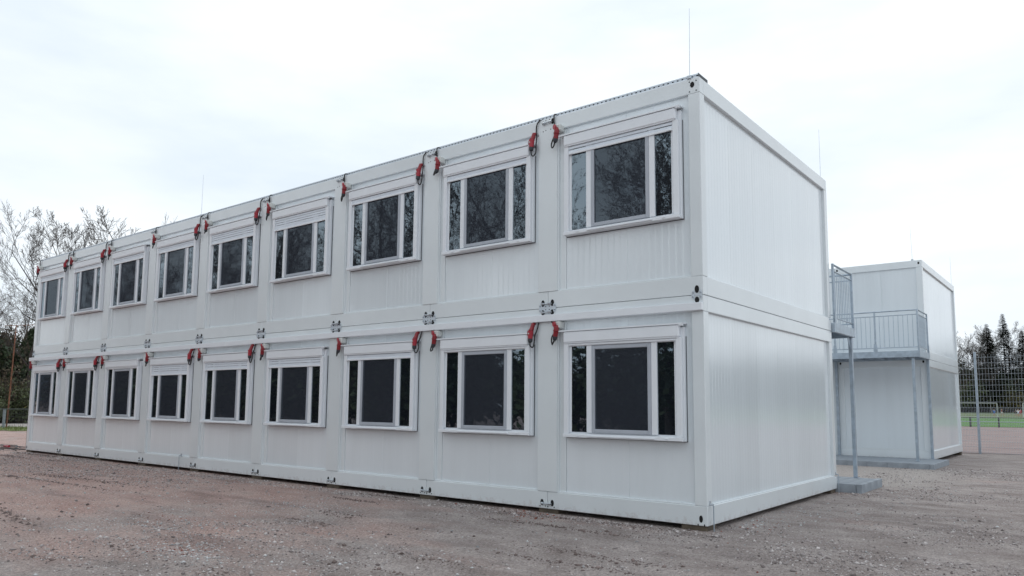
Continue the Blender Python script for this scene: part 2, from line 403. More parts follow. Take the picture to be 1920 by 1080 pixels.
# hills far away on the left
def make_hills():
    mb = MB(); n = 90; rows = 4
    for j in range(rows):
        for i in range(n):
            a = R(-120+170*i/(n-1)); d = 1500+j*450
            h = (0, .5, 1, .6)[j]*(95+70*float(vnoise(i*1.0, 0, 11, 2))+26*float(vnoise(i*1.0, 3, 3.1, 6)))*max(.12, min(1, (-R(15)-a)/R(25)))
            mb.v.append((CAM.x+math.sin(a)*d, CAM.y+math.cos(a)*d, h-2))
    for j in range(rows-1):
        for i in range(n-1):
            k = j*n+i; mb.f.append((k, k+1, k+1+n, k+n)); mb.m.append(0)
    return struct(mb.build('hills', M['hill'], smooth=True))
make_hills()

# ------------------------------------------------------------------ container building
W, H, D = 2.438, 2.9074, 5.7515
FR, RR = .242, .215                    # floor rail and roof rail heights

def rib_panel(u0, u1, z0, z1, d0, thick, groove=.2, axis='x', depth=.0009, phase=0.):
    """sandwich panel with fine vertical grooves; axis x: faces -Y with front at y=d0; axis y: faces +X with front at x=d0"""
    prof = [(u0, .003), (u0+.003, 0)]
    k = 0; u = u0+groove*.5+phase
    while u < u1-.03:
        dd = depth; hw = .011
        prof += [(u-hw, 0), (u, dd), (u+hw, 0)]; u += groove*.5; k += 1
    prof += [(u1-.003, 0), (u1, .003), (u1, thick), (u0, thick)]
    mb = MB(); n = len(prof)
    P = lambda u, d, z: (u, d0+d, z) if axis == 'x' else (d0-d, u, z)
    for z in (z0, z1):
        for u, d in prof: mb.v.append(P(u, d, z))
    for i in range(n):
        j = (i+1) % n; mb.f.append((i, j, n+j, n+i)); mb.m.append(0)
    mb.f.append(tuple(reversed(range(n)))); mb.m.append(0); mb.f.append(tuple(n+i for i in range(n))); mb.m.append(0)
    return mb

def shared_meshes():
    S = {}
    S['floor_rail'] = MB().box(-W+.006, 0, 0, .12, 0, FR, .006).mesh('floor_rail', M['paint'])
    S['floor_rail0'] = MB().box(-W+.006, 0, 0, .12, 0, FR, .006).mesh('floor_rail', M['splash'])
    S['roof_rail'] = MB().box(-W+.006, 0, 0, .12, H-RR, H-.006, .006).mesh('roof_rail', M['paint'])
    S['post'] = MB().box(-.165, 0, 0, .15, FR+.001, H-RR-.001, .006).mesh('corner_post', M['paint'])
    S['cover'] = MB().box(-.172, .172, -.008, .03, FR+.004, H-RR+.004, .003).mesh('joint_cover', M['paint'])
    S['trim'] = MB().box(-W+.17, -W+.305, .034, .07, FR, H-RR, .004).box(-W+.17, -W+.195, .006, .04, FR, H-RR, .004).mesh('edge_trim', M['paint'])
    S['panelL'] = rib_panel(-W+.308, -1.1205, FR, H-RR, .045, .05).mesh('wall_panel', M['panel'])
    S['panelR'] = rib_panel(-1.1195, -.16, FR, H-RR, .045, .05, phase=.03).mesh('wall_panel', M['panel'])
    S['panelP'] = rib_panel(-W+.16, -1.1205, FR, H-RR, .045, .05).mesh('wall_panel', M['panel'])
    S['bead'] = MB().box(-W+.17, -.165, .012, .05, FR+.0, FR+.016, .004).mesh('bottom_bead', M['paint'])
    return S
S = shared_meshes()

# window pieces, module coordinates (right edge of the module at x=0)
GB, GT = 2.37, 2.53
def window_meshes():
    Q = {}
    f = MB()
    f.box(-2.118, -.268, -.018, .044, 1.03, 2.50, .003)                 # backing plate
    f.box(-2.108, -2.032, -.066, -.0185, 1.085, GB, .006).box(-.368, -.288, -.066, -.0185, 1.085, GB, .006)   # guides
    f.box(-2.031, -1.995, -.03, -.0185, 1.105, GB, .003).box(-.405, -.369, -.03, -.0185, 1.105, GB, .003)
    Q['frame'] = f.mesh('window', M['plastic'])
    Q['dark_edging'] = MB().box(-2.122, -.2615, .032, .0445, 1.021, 2.38, .001).mesh('dark_edging', M['dark_edging'])  # thin dark strip that outlines the frame
    s = MB().box(-2.114, -.28, -.082, -.0185, 1.032, 1.084, .006)
    s.box(-1.70, -.665, -.10, -.0825, 1.046, 1.066, .004)
    for x in (-1.86, -1.56, -.80, -.50): s.box(x-.022, x+.022, -.094, -.0825, 1.052 if abs(x) > 1.7 or abs(x) < .6 else 1.036, 1.068 if abs(x) > 1.7 or abs(x) < .6 else 1.045, .003)
    Q['sill'] = s.mesh('sill', M['plastic'])
    b = MB().box(-2.108, -.312, -.085, -.0185, GB+.002, GT-.002, .012)
    b.box(-2.098, -.33, -.078, -.0185, GB-.012, GB+.001, .003)
    Q['box'] = b.mesh('shutter_box', M['plastic'])
    l = MB().obox((-2.19, -.094, GT), (1.94, 0, 0), (0, .138, .010), (0, 0, .020)).box(-.31, -.25, -.094, -.06, GT-.02, GT-.001, .004)
    Q['ledge'] = l.mesh('box_ledge', M['plastic'])
    mu = MB()
    Q['mull'] = MB().box(-.043, .043, -.045, -.0185, 1.105, GB, .005).mesh('mullion', M['plastic'])
    sa = MB(); x0, x1, z0, z1, t = -1.652, -.732, 1.104, 2.312, .052
    sa.box(x0, x0+t, -.052, -.019, z0, z1, .006).box(x1-t, x1, -.052, -.019, z0, z1, .006)
    sa.box(x0+t, x1-t, -.052, -.019, z0, z0+t, .006).box(x0+t, x1-t, -.052, -.019, z1-t, z1, .006)
    Q['sash'] = sa.mesh('sash', M['sash'])
    Q['headbar'] = MB().box(-2.03, -.37, -.036, -.019, 2.315, GB, .003).mesh('head_bar', M['plastic'])
    Q['screen'] = MB().face([(x0+t, -.042, z0+t), (x1-t, -.042, z0+t), (x1-t, -.042, z1-t), (x0+t, -.042, z1-t)]).mesh('insect_screen', M['screen'])
    gl = lambda a, b, z0, z1: MB().box(a, b, -.003, .003, z0, z1, .0005).mesh('pane', M['glass'])
    Q['p1'] = gl(-.125, .125, -.61, .61); Q['p2'] = gl(-.41, .41, -.56, .56)
    Q['slat'] = MB().box(-2.031, -.369, -.056, -.047, 0, .041, .0044).mesh('shutter_slat', M['shutter'])
    e = MB().box(-2.031, -.369, -.062, -.044, 0, .034, .004)
    for x in (-1.98, -.42): e.box(x-.03, x+.03, -.074, -.0621, .002, .022, .004)
    Q['endbar'] = e.mesh('shutter_end_bar', M['plastic'])
    return Q
Q = window_meshes()
DROP = {0: [.03, .03, .115, .19, .19, .26, .03, .03, .03], 1: [.14, .115, .115, .27, .25, .16, .165, .13, .175]}
rw = random.Random(3)
def make_window(root, i, lev):
    w_ = inst('window', Q['frame'], root, (-i*W, 0, lev*H))
    inst('dark_edging', Q['dark_edging'], w_); inst('sill', Q['sill'], w_); inst('shutter_box', Q['box'], w_); inst('box_ledge', Q['ledge'], w_)
    for x in (-1.696, -.688): inst('mullion', Q['mull'], w_, (x, 0, 0))
    inst('sash', Q['sash'], w_); inst('head_bar', Q['headbar'], w_); inst('insect_screen', Q['screen'], w_)
    for nm, x, z in (('p1', -1.868, 1.72), ('p2', -1.192, 1.71), ('p1', -.52, 1.72)):
        inst('pane', Q[nm], w_, (x, -.0225, z), (rw.uniform(-.004, .004), 0, rw.uniform(-.004, .004)))
    d = DROP[lev][i]; z = GB-.012; zb = GB-d
    while z-.047 > zb+.034:
        z -= .047; inst('shutter_slat', Q['slat'], w_, (0, 0, z))
    if zb+.034 < GB-.012:
        inst('shutter_slat', Q['slat'], w_, (0, .002, zb+.030))
    inst('shutter_end_bar', Q['endbar'], w_, (0, 0, min(zb, GB-.047)))
    return w_

def mid_bracket(half=None):
    m = MB(); B, G, G2 = 0, 1, 2
    sides = (-1, 1) if half is None else (half,)
    for s in sides:
        x = s*.085 if half is None else 0
        m.oval(x, -.0075, .072, .029, .050, B); m.oval(x, -.0075, -.066, .029, .040, B)
        if half is None:
            m.oval(s*.125, -.010, 0, .028, .068, G); bx = (s*.132,)
            for z in (-.033, .033): m.tube([(s*.132, -.010, z), (s*.132, -.026, z)], .011, 6, 2)
            for z in (-.024, .024): m.oval(s*.032, -.0075, z, .008, .008, B, 8)
        else:
            for xx in (-.05, .05):
                m.oval(xx, -.010, 0, .020, .058, G)
                for z in (-.03, .03): m.tube([(xx, -.010, z), (xx, -.026, z)], .012, 6, 2)
    if half is None:
        for z in (.062, -.066):
            m.tube([(-.085, -.022, z), (.085, -.022, z)], .011, 8, 2)
            m.tube([(-.097, -.022, z), (-.062, -.022, z)], .018, 6, 2); m.tube([(.02, -.022, z), (.066, -.022, z)], .016, 6, 2)
        m.box(-.10, .10, -.006, -.0005, -.050, .050, .002, 3)
    else: m.box(-.03, .03, -.008, -.0005, -.012, .012, .002, 1)
    return m.mesh('connector_bracket', [M['black'], M['zinc'], M['galv2'], M['zinc']])
def low_bracket():
    m = MB()
    for s in (-1, 1):
        m.oval(s*.09, -.0035, .085, .028, .046, 0); m.oval(s*.125, -.0035, .03, .009, .009, 0, 8)
    m.oval(.012, -.0035, .032, .009, .009, 0, 8); m.oval(-.03, -.0035, .034, .009, .009, 0, 8)
    m.tube([(-.085, -.02, .072), (.085, -.02, .072)], .009, 8, 1); m.tube([(-.09, -.02, .072), (-.06, -.02, .072)], .018, 6, 1); m.tube([(.03, -.02, .072), (.085, -.02, .072)], .016, 6, 1)
    return m.mesh('connector_bolt', [M['black'], M['galv2']])
def top_bracket():
    m = MB()
    m.box(-.125, .10, -.006, -.0005, -.115, .10, .002, 2)
    m.oval(.085, -.008, .045, .026, .045, 0)
    for x, z in ((-.09, .07), (-.04, .085), (.03, .085), (-.09, -.085), (-.04, -.075), (.05, -.075)): m.oval(x, -.0085, z, .008, .008, 0, 8, .002)
    m.tube([(-.085, -.03, .03), (.09, -.03, .035)], .010, 8, 1); m.tube([(-.085, -.03, .03), (-.045, -.03, .03)], .022, 6, 1)
    m.tube([(.03, -.03, .035), (.075, -.03, .035)], .018, 6, 1); m.tube([(-.075, -.006, .03), (-.075, -.034, .03)], .018, 6, 1)
    return m.mesh('roof_clamp', [M['black'], M['galv2'], M['paint']])
BK = dict(mid=mid_bracket(), half=mid_bracket(1), low=low_bracket(), top=top_bracket())

def corner_hole_disc(mb, x, z): mb.oval(x, -.0035, z, .024, .044, 0)  # black disc in place of a real recess

def side_wall(root, depth, lev):
    """end wall facing +X at x=0"""
    z = lev*H
    MB().box(-.12, 0, .121, depth-.121, 0, FR, .006).build('floor_rail', M['paint' if lev else 'splash'], root, (0, 0, z))
    MB().box(-.12, 0, .121, depth-.121, H-RR, H-.006, .006).build('roof_rail', M['paint'], root, (0, 0, z))
    inst('corner_post', MB().box(-.16, 0, depth-.16, depth, FR+.001, H-RR-.001, .006).mesh('corner_post', M['paint']), root, (0, 0, z))
    MB().box(-.045, -.02, .151, depth-.161, FR, FR+.014, .004).build('bottom_bead', M['paint'], root, (0, 0, z))
    n = 6; y0, y1 = .14, depth-.14
    for k in range(n):
        a = y0+(y1-y0)*k/n; b = y0+(y1-y0)*(k+1)/n
        rib_panel(a+.001, b-.001, FR, H-RR, -.05, .05, .2, 'y', .0016).build('wall_panel', M['panel'], root, (0, 0, z))

def make_building(name, label, origin, n, depth, windows):
    root = empty(name, origin); tag(root, label, 'building')
    for lev in (0, 1):
        z = lev*H
        for i in range(n):
            x = -i*W
            inst('floor_rail', S['floor_rail' if lev else 'floor_rail0'], root, (x, 0, z)); inst('roof_rail', S['roof_rail'], root, (x, 0, z))
            inst('bottom_bead', S['bead'], root, (x, 0, z))
            if windows: inst('edge_trim', S['trim'], root, (x, 0, z)); inst('wall_panel', S['panelL'], root, (x, 0, z))
            else: inst('wall_panel', S['panelP'], root, (x, 0, z))
            inst('wall_panel', S['panelR'], root, (x, 0, z))
            inst('corner_post', S['post'], root, (x, 0, z))
            inst('corner_post', S['post'], root, (x-W+.168, 0, z))
            if i and windows: inst('joint_cover', S['cover'], root, (x, 0, z))
        side_wall(root, depth, lev)
        MB().box(-n*W+.07, -.07, depth-.10, depth-.02, z+.02, z+H-.02).build('rear_wall', M['panel'], root)
        MB().box(-n*W, -n*W+.08, .151, depth-.02, z+.0, z+H-.006).build('side_wall', M['panel'], root)
        MB().box(-n*W+.09, -.13, .13, depth-.11, z+.03, z+.12).build('floor_slab', M['roof'], root)
        MB().box(-n*W+.09, -.13, .13, depth-.11, z+H-.12, z+H-.03).build('roof_slab', M['roof'], root)
    # rear corner rails close the frame
    for z in (0, H-RR, H, 2*H-RR): MB().box(-n*W, 0, depth-.118, depth, z+.0, z+FR-.035, .006).build('rear_rail', M['paint'], root)
    for i in range(n+1):
        for y in (.02, depth-.34):
            g = gnd(origin[0]-i*W, origin[1]+y)-.02
            x0 = -i*W-.16 if i < n else -i*W+.02
            MB().box(min(x0, -.36 if i == 0 else x0), min(x0, -.36 if i == 0 else x0)+.34, y, y+.3, g-origin[2], -.002, .004).build('support_block', M['block'], root)
    return root

B1 = make_building('container_building', 'long two storey white container building with nine windows per floor', (0, 0, 0), 9, D, True)
for lev in (0, 1):
    for i in range(9): make_window(B1, i, lev)
# drip band between the floors
for k in range(4):
    x1 = 0.0-k*(9*W+.09)/4; x0 = x1-(9*W+.09)/4+.002
    MB().box(x0, x1, -.062, -.001, 2.700, 2.800, .004).build('drip_band', M['plastic'], B1)
for i in range(1, 9):
    inst('connector_bracket', BK['mid'], B1, (-i*W, 0, H)); inst('connector_bolt', BK['low'], B1, (-i*W, 0, 0)); inst('roof_clamp', BK['top'], B1, (-i*W, 0, 2*H-.11))
inst('connector_bracket', BK['half'], B1, (-.085, 0, H)); inst('connector_bracket', BK['half'], B1, (-9*W+.085, 0, H))
for x in (-.085, -9*W+.085):
    m_ = MB(); corner_hole_disc(m_, x, .085); m_.build('casting_hole_disc', M['black'], B1)
m_ = MB()
for x in (-.04, -.125): m_.oval(x, -.0035, .012, .008, .012, 0, 8)
stuff(m_.build('rivet_hole_disc', M['black'], B1))
m_ = MB(); m_.oval(-.10, -.0035, 2*H-.095, .030, .040, 0); m_.build('casting_hole_disc', M['black'], B1); m_ = MB()
for x, z in ((-.14, .05), (-.045, .05), (-.14, .185), (-.045, .185)): m_.oval(x, -.0035, 2*H-z, .009, .009, 0, 8)
stuff(m_.build('rivet_hole_disc', M['black'], B1))
# earthing wires at the end wall and the front
def earth_wire(x, y, out_):
    ox, oy = out_
    mb = MB(); mb.tube([(x, y, .262), (x+ox*.05, y+oy*.05, .262)], .013, 8, 0); mb.tube([(x+ox*.035, y+oy*.035, .262), (x+ox*.05, y+oy*.05, .255), (x+ox*.052, y+oy*.05, gnd(x+ox*.05, y+oy*.05)-.03)], .0075, 6, 1)
    mb.box(x-.012, x+.012, y-.012, y+.012, .245, .31, .003, 0)
    return mb.build('earthing_wire', [M['galv2'], M['galv']], B1)
earth_wire(-.0005, .075, (1, 0)); earth_wire(-.0005, D-.08, (1, 0)); earth_wire(-12.72, -.0005, (0, -1))
# thin dark upright tube on the far left corner, one per floor
MB().tube([(-9*W-.03, .03, .02), (-9*W-.03, .03, 2.68)], .022, 8).build('dark_corner_tube', M['darkend'], B1)
MB().tube([(-9*W-.03, .03, 2.94), (-9*W-.03, .03, 5.76)], .022, 8).build('dark_corner_tube', M['darkend'], B1)

# ------------------------------------------------------------------ cable tray on the roof edge
def make_tray():
    root = empty('cable_tray', (0, 0, 2*H-.006)); tag(root, 'perforated steel cable tray along the roof edge of the long building', 'cable tray')
    x0, x1 = -9*W, -.03; h = .062
    m = MB(); m.box(x0, x1, .035, .039, 0, .027, .001).box(x0, x1, .030, .039, h-.019, h, .001)
    x = x0
    while x < x1-.05: m.box(x, x+.044, .035, .039, .0272, h-.0192, .0005); x += .07
    m.build('front_flange', M['zinc'], root)
    MB().box(x0, x1, .0395, .33, 0, .003, .001).build('tray_floor', M['darkend'], root)
    MB().box(x0, x1, .048, .052, .004, h-.004, .001).build('slot_backing', M['rubber'], root)  # added dark backing that makes the flange slots read dark
    MB().box(x0, x1, .331, .335, 0, h, .001).build('rear_flange', M['galv'], root)
    c = MB()
    for k in range(7):
        y = .075+k*.034; pts = [(x0+.1+(x1-x0-.14)*t/40, y+.006*math.sin(t*1.3+k), .019+.004*math.sin(t*.9+k*2)) for t in range(41)]
        c.tube(pts, .014, 6)
    c.build('power_cable', M['rubber'], root)
    MB().box(x1-.004, x1+.002, .035, .335, .005, h+.01, .001).build('dark_end_sheet', M['darkend'], root)  # dark sheet stands for the black inside at the open tray end
make_tray()

# ------------------------------------------------------------------ red power connectors
ORD = ['corner', 'second', 'third', 'fourth', 'fifth', 'sixth', 'seventh', 'eighth', 'farthest']
def cr(pts, n=5):
    P = [Vector(p) for p in pts]; P = [P[0]*2-P[1]]+P+[P[-1]*2-P[-2]]; o = []
    for i in range(1, len(P)-2):
        for k in range(n):
            t = k/n; a, b, c, d = P[i-1:i+3]
            o.append(.5*((2*b)+(c-a)*t+(2*a-5*b+4*c-d)*t*t+(3*b-a-3*c+d)*t**3))
    o.append(P[-2]); return o
def plug_meshes(side, lev, v):
    q = {}; up = lev == 1; j = random.Random(v*7+lev*3+(side == 'L')); a = lambda k=.012: j.uniform(-k, k)
    if side == 'L':
        b = MB().box(.015, .125, -.115, .033, -.135, -.01, .018); q['socket_box'] = (b.mesh('socket_box', M['boxgrey']), 0)
        d = Vector((-.38, -.88, -.12)).normalized(); c0 = Vector((.018, -.112, -.060))
        q['socket_lid'] = (MB().tube([c0, c0+d*.012, c0+d*.028], [.046, .05, .044], 14).mesh('socket_lid', M['redlid'], ), 0)
        q['socket'] = (MB().tube([(.065, -.09, -.09), (.052, -.105, -.125), (.046, -.11, -.175), (.046, -.11, -.176), (.045, -.11, -.19)], [.040, .048, .046, .054, .054], 14).mesh('socket', M['red']), 0)
        q['plug_body'] = (MB().tube([(.045, -.11, -.1905), (.04, -.11, -.21), (.026, -.11, -.285)], [.048, .044, .041], 14).mesh('plug_body', M['red']), 0)
        q['plug_gland'] = (MB().tube([(.026, -.11, -.2855), (.018, -.11, -.325), (.010, -.11, -.345), (.004, -.11, -.362)], [.043, .040, .030, .018], 12).mesh('plug_gland', M['darkend']), 0)
        e = Vector((.004, -.11, -.362))
        lp = .44 if v % 3 else .375
        if up: pts = [e, (-.03+a(), -.10, -lp+.02), (-.075+a(), -.09, -lp+a()), (-.098+a(), -.07, -.34), (-.055+a(), -.03, -.14), (-.075, -.022, .06), (-.078, -.026, .18), (-.078, -.006, .246), (-.075, .07, .262)]
        else: pts = [e, (-.03+a(), -.10, -lp+.03), (-.07+a(), -.09, -lp+.02), (-.075+a(), -.07, -.30), (-.03+a(), -.055, -.18), (-.06+a(), -.045, -.05), (-.13, -.03, .02)]
    else:
        q['socket'] = (MB().tube([(.01, -.02, .005), (.008, -.06, -.01), (-.002, -.085, -.10), (-.012, -.095, -.13)], [.030, .036, .040, .048], 14).mesh('socket', M['red']), 0)
        c0 = Vector((-.055, -.10, -.17)); d = Vector((-.5, -.8, .1)).normalized()
        q['socket_lid'] = (MB().tube([c0-d*.02, c0, c0+d*.022], [.05, .056, .048], 14).mesh('socket_lid', M['red']), 0)
        q['plug_body'] = (MB().tube([(-.012, -.10, -.131), (-.016, -.10, -.20), (-.022, -.10, -.275)], [.052, .046, .041], 14).mesh('plug_body', M['redlid']), 0)
        q['plug_gland'] = (MB().tube([(-.022, -.10, -.2755), (-.025, -.10, -.33), (-.027, -.10, -.35)], [.043, .041, .022], 12).mesh('plug_gland', M['darkend']), 0)
        q['latch'] = (MB().box(-.034, -.012, -.155, -.14, -.20, -.175, .004).mesh('latch', M['boxgrey']), 0)
        e = Vector((-.027, -.10, -.35))
        lp = .45+a(.02)
        if up: pts = [e, (-.02+a(), -.10, -lp+.02), (.02+a(), -.09, -lp-.01), (.055+a(), -.07, -.38), (.05, -.05, -.20), (.045, -.03, -.05), (.03, -.022, .08), (.05, -.026, .18), (.09, -.006, .252), (.12, .07, .272)]
        else: pts = [e, (-.015+a(), -.10, -lp+.03), (.03+a(), -.09, -lp+.01), (.055+a(), -.07, -.33), (.05+a(), -.06, -.22), (.10+a(), -.05, -.10), (.115, -.04, -.01), (.11, -.03, .03)]
    q['cable'] = (MB().tube(cr(pts), .0125, 8).mesh('cable', M['rubber']), 0)
    return q
PV = {(s, l, v): plug_meshes(s, l, v) for s in 'LR' for l in (0, 1) for v in range(3)}
rp_ = random.Random(11)
for lev in (0, 1):
    for i in range(9):
        for s in 'LR':
            if s == 'R' and i % 3 == 0: continue
            x = -i*W+(-2.255 if s == 'L' else -.235); z = lev*H+(2.74 if s == 'L' else 2.70) if lev else (2.695 if s == 'L' else 2.68)
            t = empty('power_plug', (x, 0, z)); t.scale = (.8, .9, .8)
            fl = 'upper' if lev else 'lower'
            wn = {0: 'window nearest the corner', 8: 'farthest window'}.get(i, f'{ORD[i]} window from the corner')
            tag(t, f"red power plug {'left' if s == 'L' else 'right'} of the {fl} {wn}", 'power plug', 'red power plugs along the facade')
            for nm, (me, _) in PV[(s, lev, rp_.randrange(3))].items():
                inst(nm, me, t)

# ------------------------------------------------------------------ lightning rods
def rod(x, y, z0, z1, label, lean=0):
    t = empty('lightning_rod', (x, y, z0)); tag(t, label, 'lightning rod', 'lightning rods on the container roofs')
    MB().tube([(0, 0, .04), (lean*.5, 0, (z1-z0)*.5), (lean, 0, z1-z0)], [.005, .0045, .003], 6).build('rod', M['zinc'], t)
    MB().box(-.03, .03, -.03, .03, 0, .05, .006).build('clamp', M['galv2'], t)
T2 = 2*H-.008
rod(-.14, .012, T2, 6.80, 'thin lightning rod on the near roof corner of the long building', .012)
rod(-12.42, .012, T2, 6.81, 'thin lightning rod halfway along the front roof edge of the long building')
rod(-.08, D-.06, T2, 6.83, 'thin lightning rod on the rear roof corner of the long building')

# ------------------------------------------------------------------ second building
B2Y, D2 = 15.40, 6.05
B2 = make_building('container_building', 'small plain two storey white container building behind the long one', (0, B2Y, 0), 3, D2, False)
for x in (-.085, -W+.085):
    for z in (2*H-.095, H-.085): m_ = MB(); m_.oval(x, -.0035, z, .026, .038, 0); m_.build('casting_hole_disc', M['black'], B2)
MB().box(-.165-W+.3, -.165, .004, .03, .0, .05, .003).build('base_trim', M['paint'], B2, (0, 0, FR))
rod(-.25, B2Y+.05, T2, 6.87, 'thin lightning rod on the front roof corner of the small rear building', -.02)
rod(-.06, B2Y+D2-.1, T2, 6.85, 'thin lightning rod on the back roof corner of the small rear building')

# ------------------------------------------------------------------ paved plinths and galvanised galleries
def plinth(name, x0, x1, y0, y1, top, bottom, back_kerb=False):
    root = struct(empty(name, (0, 0, 0)))
    MB().box(x0+.04, x1-.09, y0+.09, y1-.002, bottom, top-.075, .002).build('bedding', M['kerb'], root)
    kx = .5; n = int((x1-x0-.1)/kx); k0 = x1-.1-n*kx
    km = MB().box(0, kx-.005, 0, .085, bottom, top, .006).mesh('kerb_stone', M['kerb'])
    for k in range(n): inst('kerb_stone', km, root, (k0+k*kx, y0, 0))
    MB().box(x1-.0975, x1, y0, y0+.12, bottom, top, .006).build('kerb_stone', M['kerb'], root)
    ny = max(1, int(round((y1-y0-.125)/.5))); ly = (y1-y0-.125)/ny
    km2 = MB().box(0, .085, 0, ly-.005, bottom, top, .006).mesh('kerb_stone', M['kerb'])
    for k in range(ny): inst('kerb_stone', km2, root, (x1-.085, y0+.125+k*ly, 0))
    s = .2; m = int((y1-y0-.09)/s); px = MB().box(0, s-.004, 0, s-.004, top-.074, top-.003, .004).mesh('paver', M['concrete'])
    c = int((x1-.09-k0)/s); r_ = random.Random(5)
    for a in range(c):
        for b in range(m):
            inst('paver', px, root, (x1-.09-(a+1)*s, y0+.09+b*s, r_.uniform(-.002, .002)))
    return root
plinth('pavement', -3.6, .42, D+.02, 7.36, .095, -.12)
plinth('pavement', -4.6, .44, 13.02, B2Y-.005, .05, -.16)

def gallery(name, label, x0, x1, y0, y1, zd, open_end, post_spots, base_z, rail_h=1.15, front='far', bays=2.45):
    """steel walkway between y0 and y1; its outer railing runs along the side 'front' and its end railing at x1"""
    t = empty(name, (x1, y1 if front == 'far' else y0, base_z)); tag(t, label, 'walkway')
    off = Vector(t.location); O = lambda o: (setattr(o, 'location', Vector(o.location)-off), o)[1]
    A = M['galv']
    O(MB().box(x0, x1-.06, y0+.06, y1-.06, zd-.035, zd, .003).build('deck', A, t))
    for (a, b, c, d) in ((x0, x1, y0, y0+.058), (x0, x1, y1-.058, y1)):
        O(MB().box(a, b, c, d, zd-.15, zd+.03, .006).build('edge_beam', A, t))
    O(MB().box(x1-.058, x1, y0+.059, y1-.059, zd-.15, zd+.03, .006).build('edge_beam', A, t))
    x = x1-.6
    while x > x0+.2: O(MB().box(x-.03, x+.03, y0+.059, y1-.059, zd-.12, zd-.036, .004).build('cross_beam', A, t)); x -= .6
    for (px, py) in post_spots:
        p = O(MB().box(px-.035, px+.035, py-.035, py+.035, base_z+.008, zd-.151, .005).box(px-.07, px+.07, py-.07, py+.07, base_z, base_z+.008, .002).build('post', A, t))
        sgn = -1 if front == 'far' else 1
        mb = MB(); k = 0
        for xx in (px-.004, px+.004):
            mb.v += [(xx, py+sgn*.036, zd-.155), (xx, py+sgn*.22, zd-.155), (xx, py+sgn*.20, zd-.22), (xx, py+sgn*.036, zd-.38)]
        mb.f += [(0, 1, 2, 3), (7, 6, 5, 4), (0, 4, 5, 1), (1, 5, 6, 2), (2, 6, 7, 3), (3, 7, 4, 0)]; mb.m += [0]*6
        O(mb.build('knee_bracket', A, t))
    yf = y1-.03 if front == 'far' else y0+.03
    def railing(a, b):
        a = Vector(a); b = Vector(b); d = (b-a); ln = d.length; u = d.normalized(); z = Vector((0, 0, 1))
        for h, rr in ((rail_h, .021), (rail_h-.125, .014), (.13, .014)):
            O(MB().tube([a+z*h, b+z*h], rr, 8).build('rail', A, t, smooth=False))
        n = max(2, int(round(ln/.122)))
        bm = MB().tube([(0, 0, .13), (0, 0, rail_h-.125)], .0085, 6).mesh('baluster', A)
        for k in range(1, n): O(inst('baluster', bm, t, a+u*(ln*k/n)))
    def rpost(x, y):
        O(MB().box(x-.021, x+.021, y-.021, y+.021, zd-.10, zd+rail_h+.02, .004).build('railing_post', A, t))
        pl = MB(); n = 12
        sx = 1 if x > x1-.1 else 0
        pts = [(-.045, -.10), (.045, -.10), (.058, -.02), (.055, .12), (.035, .24), (.0, .27), (-.035, .24), (-.05, .12)]
        for w_ in (0, .008):
            for (q, h) in pts: pl.v.append((x+.0215+w_, y+q, zd+h) if sx else (x+q, (y-.0215-w_ if front != 'far' else y+.0215+w_), zd+h))
        k = len(pts); pl.f += [tuple(range(k)), tuple(reversed(range(k, 2*k)))]+[(i, k+i, k+(i+1) % k, (i+1) % k) for i in range(k)]; pl.m += [0]*(k+2)
        O(pl.build('post_plate', A, t))
    xs = [x1-.03]
    while xs[-1]-bays > x0+.3: xs.append(xs[-1]-bays)
    if xs[-1] > x0+.4: xs.append(x0+.03)
    for x in xs: rpost(x, yf)
    for a, b in zip(xs, xs[1:]): railing((a, yf, zd), (b, yf, zd))
    yw = y0+.09 if front == 'far' else y1-.09
    rpost(x1-.03, yw); railing((x1-.03, min(yw, yf), zd), (x1-.03, max(yw, yf), zd))
    return t
gallery('steel_gallery', 'galvanised steel walkway with railing behind the long building, on a post', -8.0, .06, D+.03, 7.24, 3.04, True, [(-.02, 7.17), (-4.9, 7.17)], .0925)
gallery('steel_gallery', 'galvanised steel balcony with railing on the front of the small rear building', -4.4, .10, 13.86, B2Y-.02, 3.02, True, [(-.10, 14.0), (.045, B2Y-.07), (-2.46, B2Y-.07), (-4.2, 14.0)], .0475, front='near', bays=1.08)

# ------------------------------------------------------------------ tall wire mesh fence on the right
def mesh_fence():
    a = ground(1838, 851); b = ground(1925, 855.2); d = Vector((b.x-a.x, b.y-a.y, 0)).normalized()
    t = empty('mesh_fence', a); tag(t, 'tall galvanised wire mesh fence beside the small rear building', 'fence')
    hgt = 3.62; sp = 2.52; rz = math.atan2(d.y, d.x); t.rotation_euler = (0, 0, rz)
    pm = MB().box(-.035, .035, -.035, .035, -.25, hgt+.03, .006).mesh('post', M['galv'])
    dz = lambda s: gz(a.x+d.x*s, a.y+d.y*s)-a.z
    for k in range(-4, 8):
        s0 = k*sp; p = inst('post', pm, t, (s0, 0, dz(s0)))
        m = MB(); z0 = dz(s0+sp/2)+.05
        for i in range(18):
            zz = z0+i*.2
            for yy in (-.048, -.036): m.box(s0+.0, s0+sp-.0, yy-.004, yy+.004, zz-.004, zz+.004, .001)
        x = s0+.025
        j = 0
        while x < s0+sp:
            top = z0+hgt-.12 if j % 2 == 0 else z0+1.62
            m.box(x-.003, x+.003, -.0445, -.0395, z0-.03, top, .0008); x += .05; j += 1
        stuff(m.build('wire_panel', M['fencewire'], t))
mesh_fence()

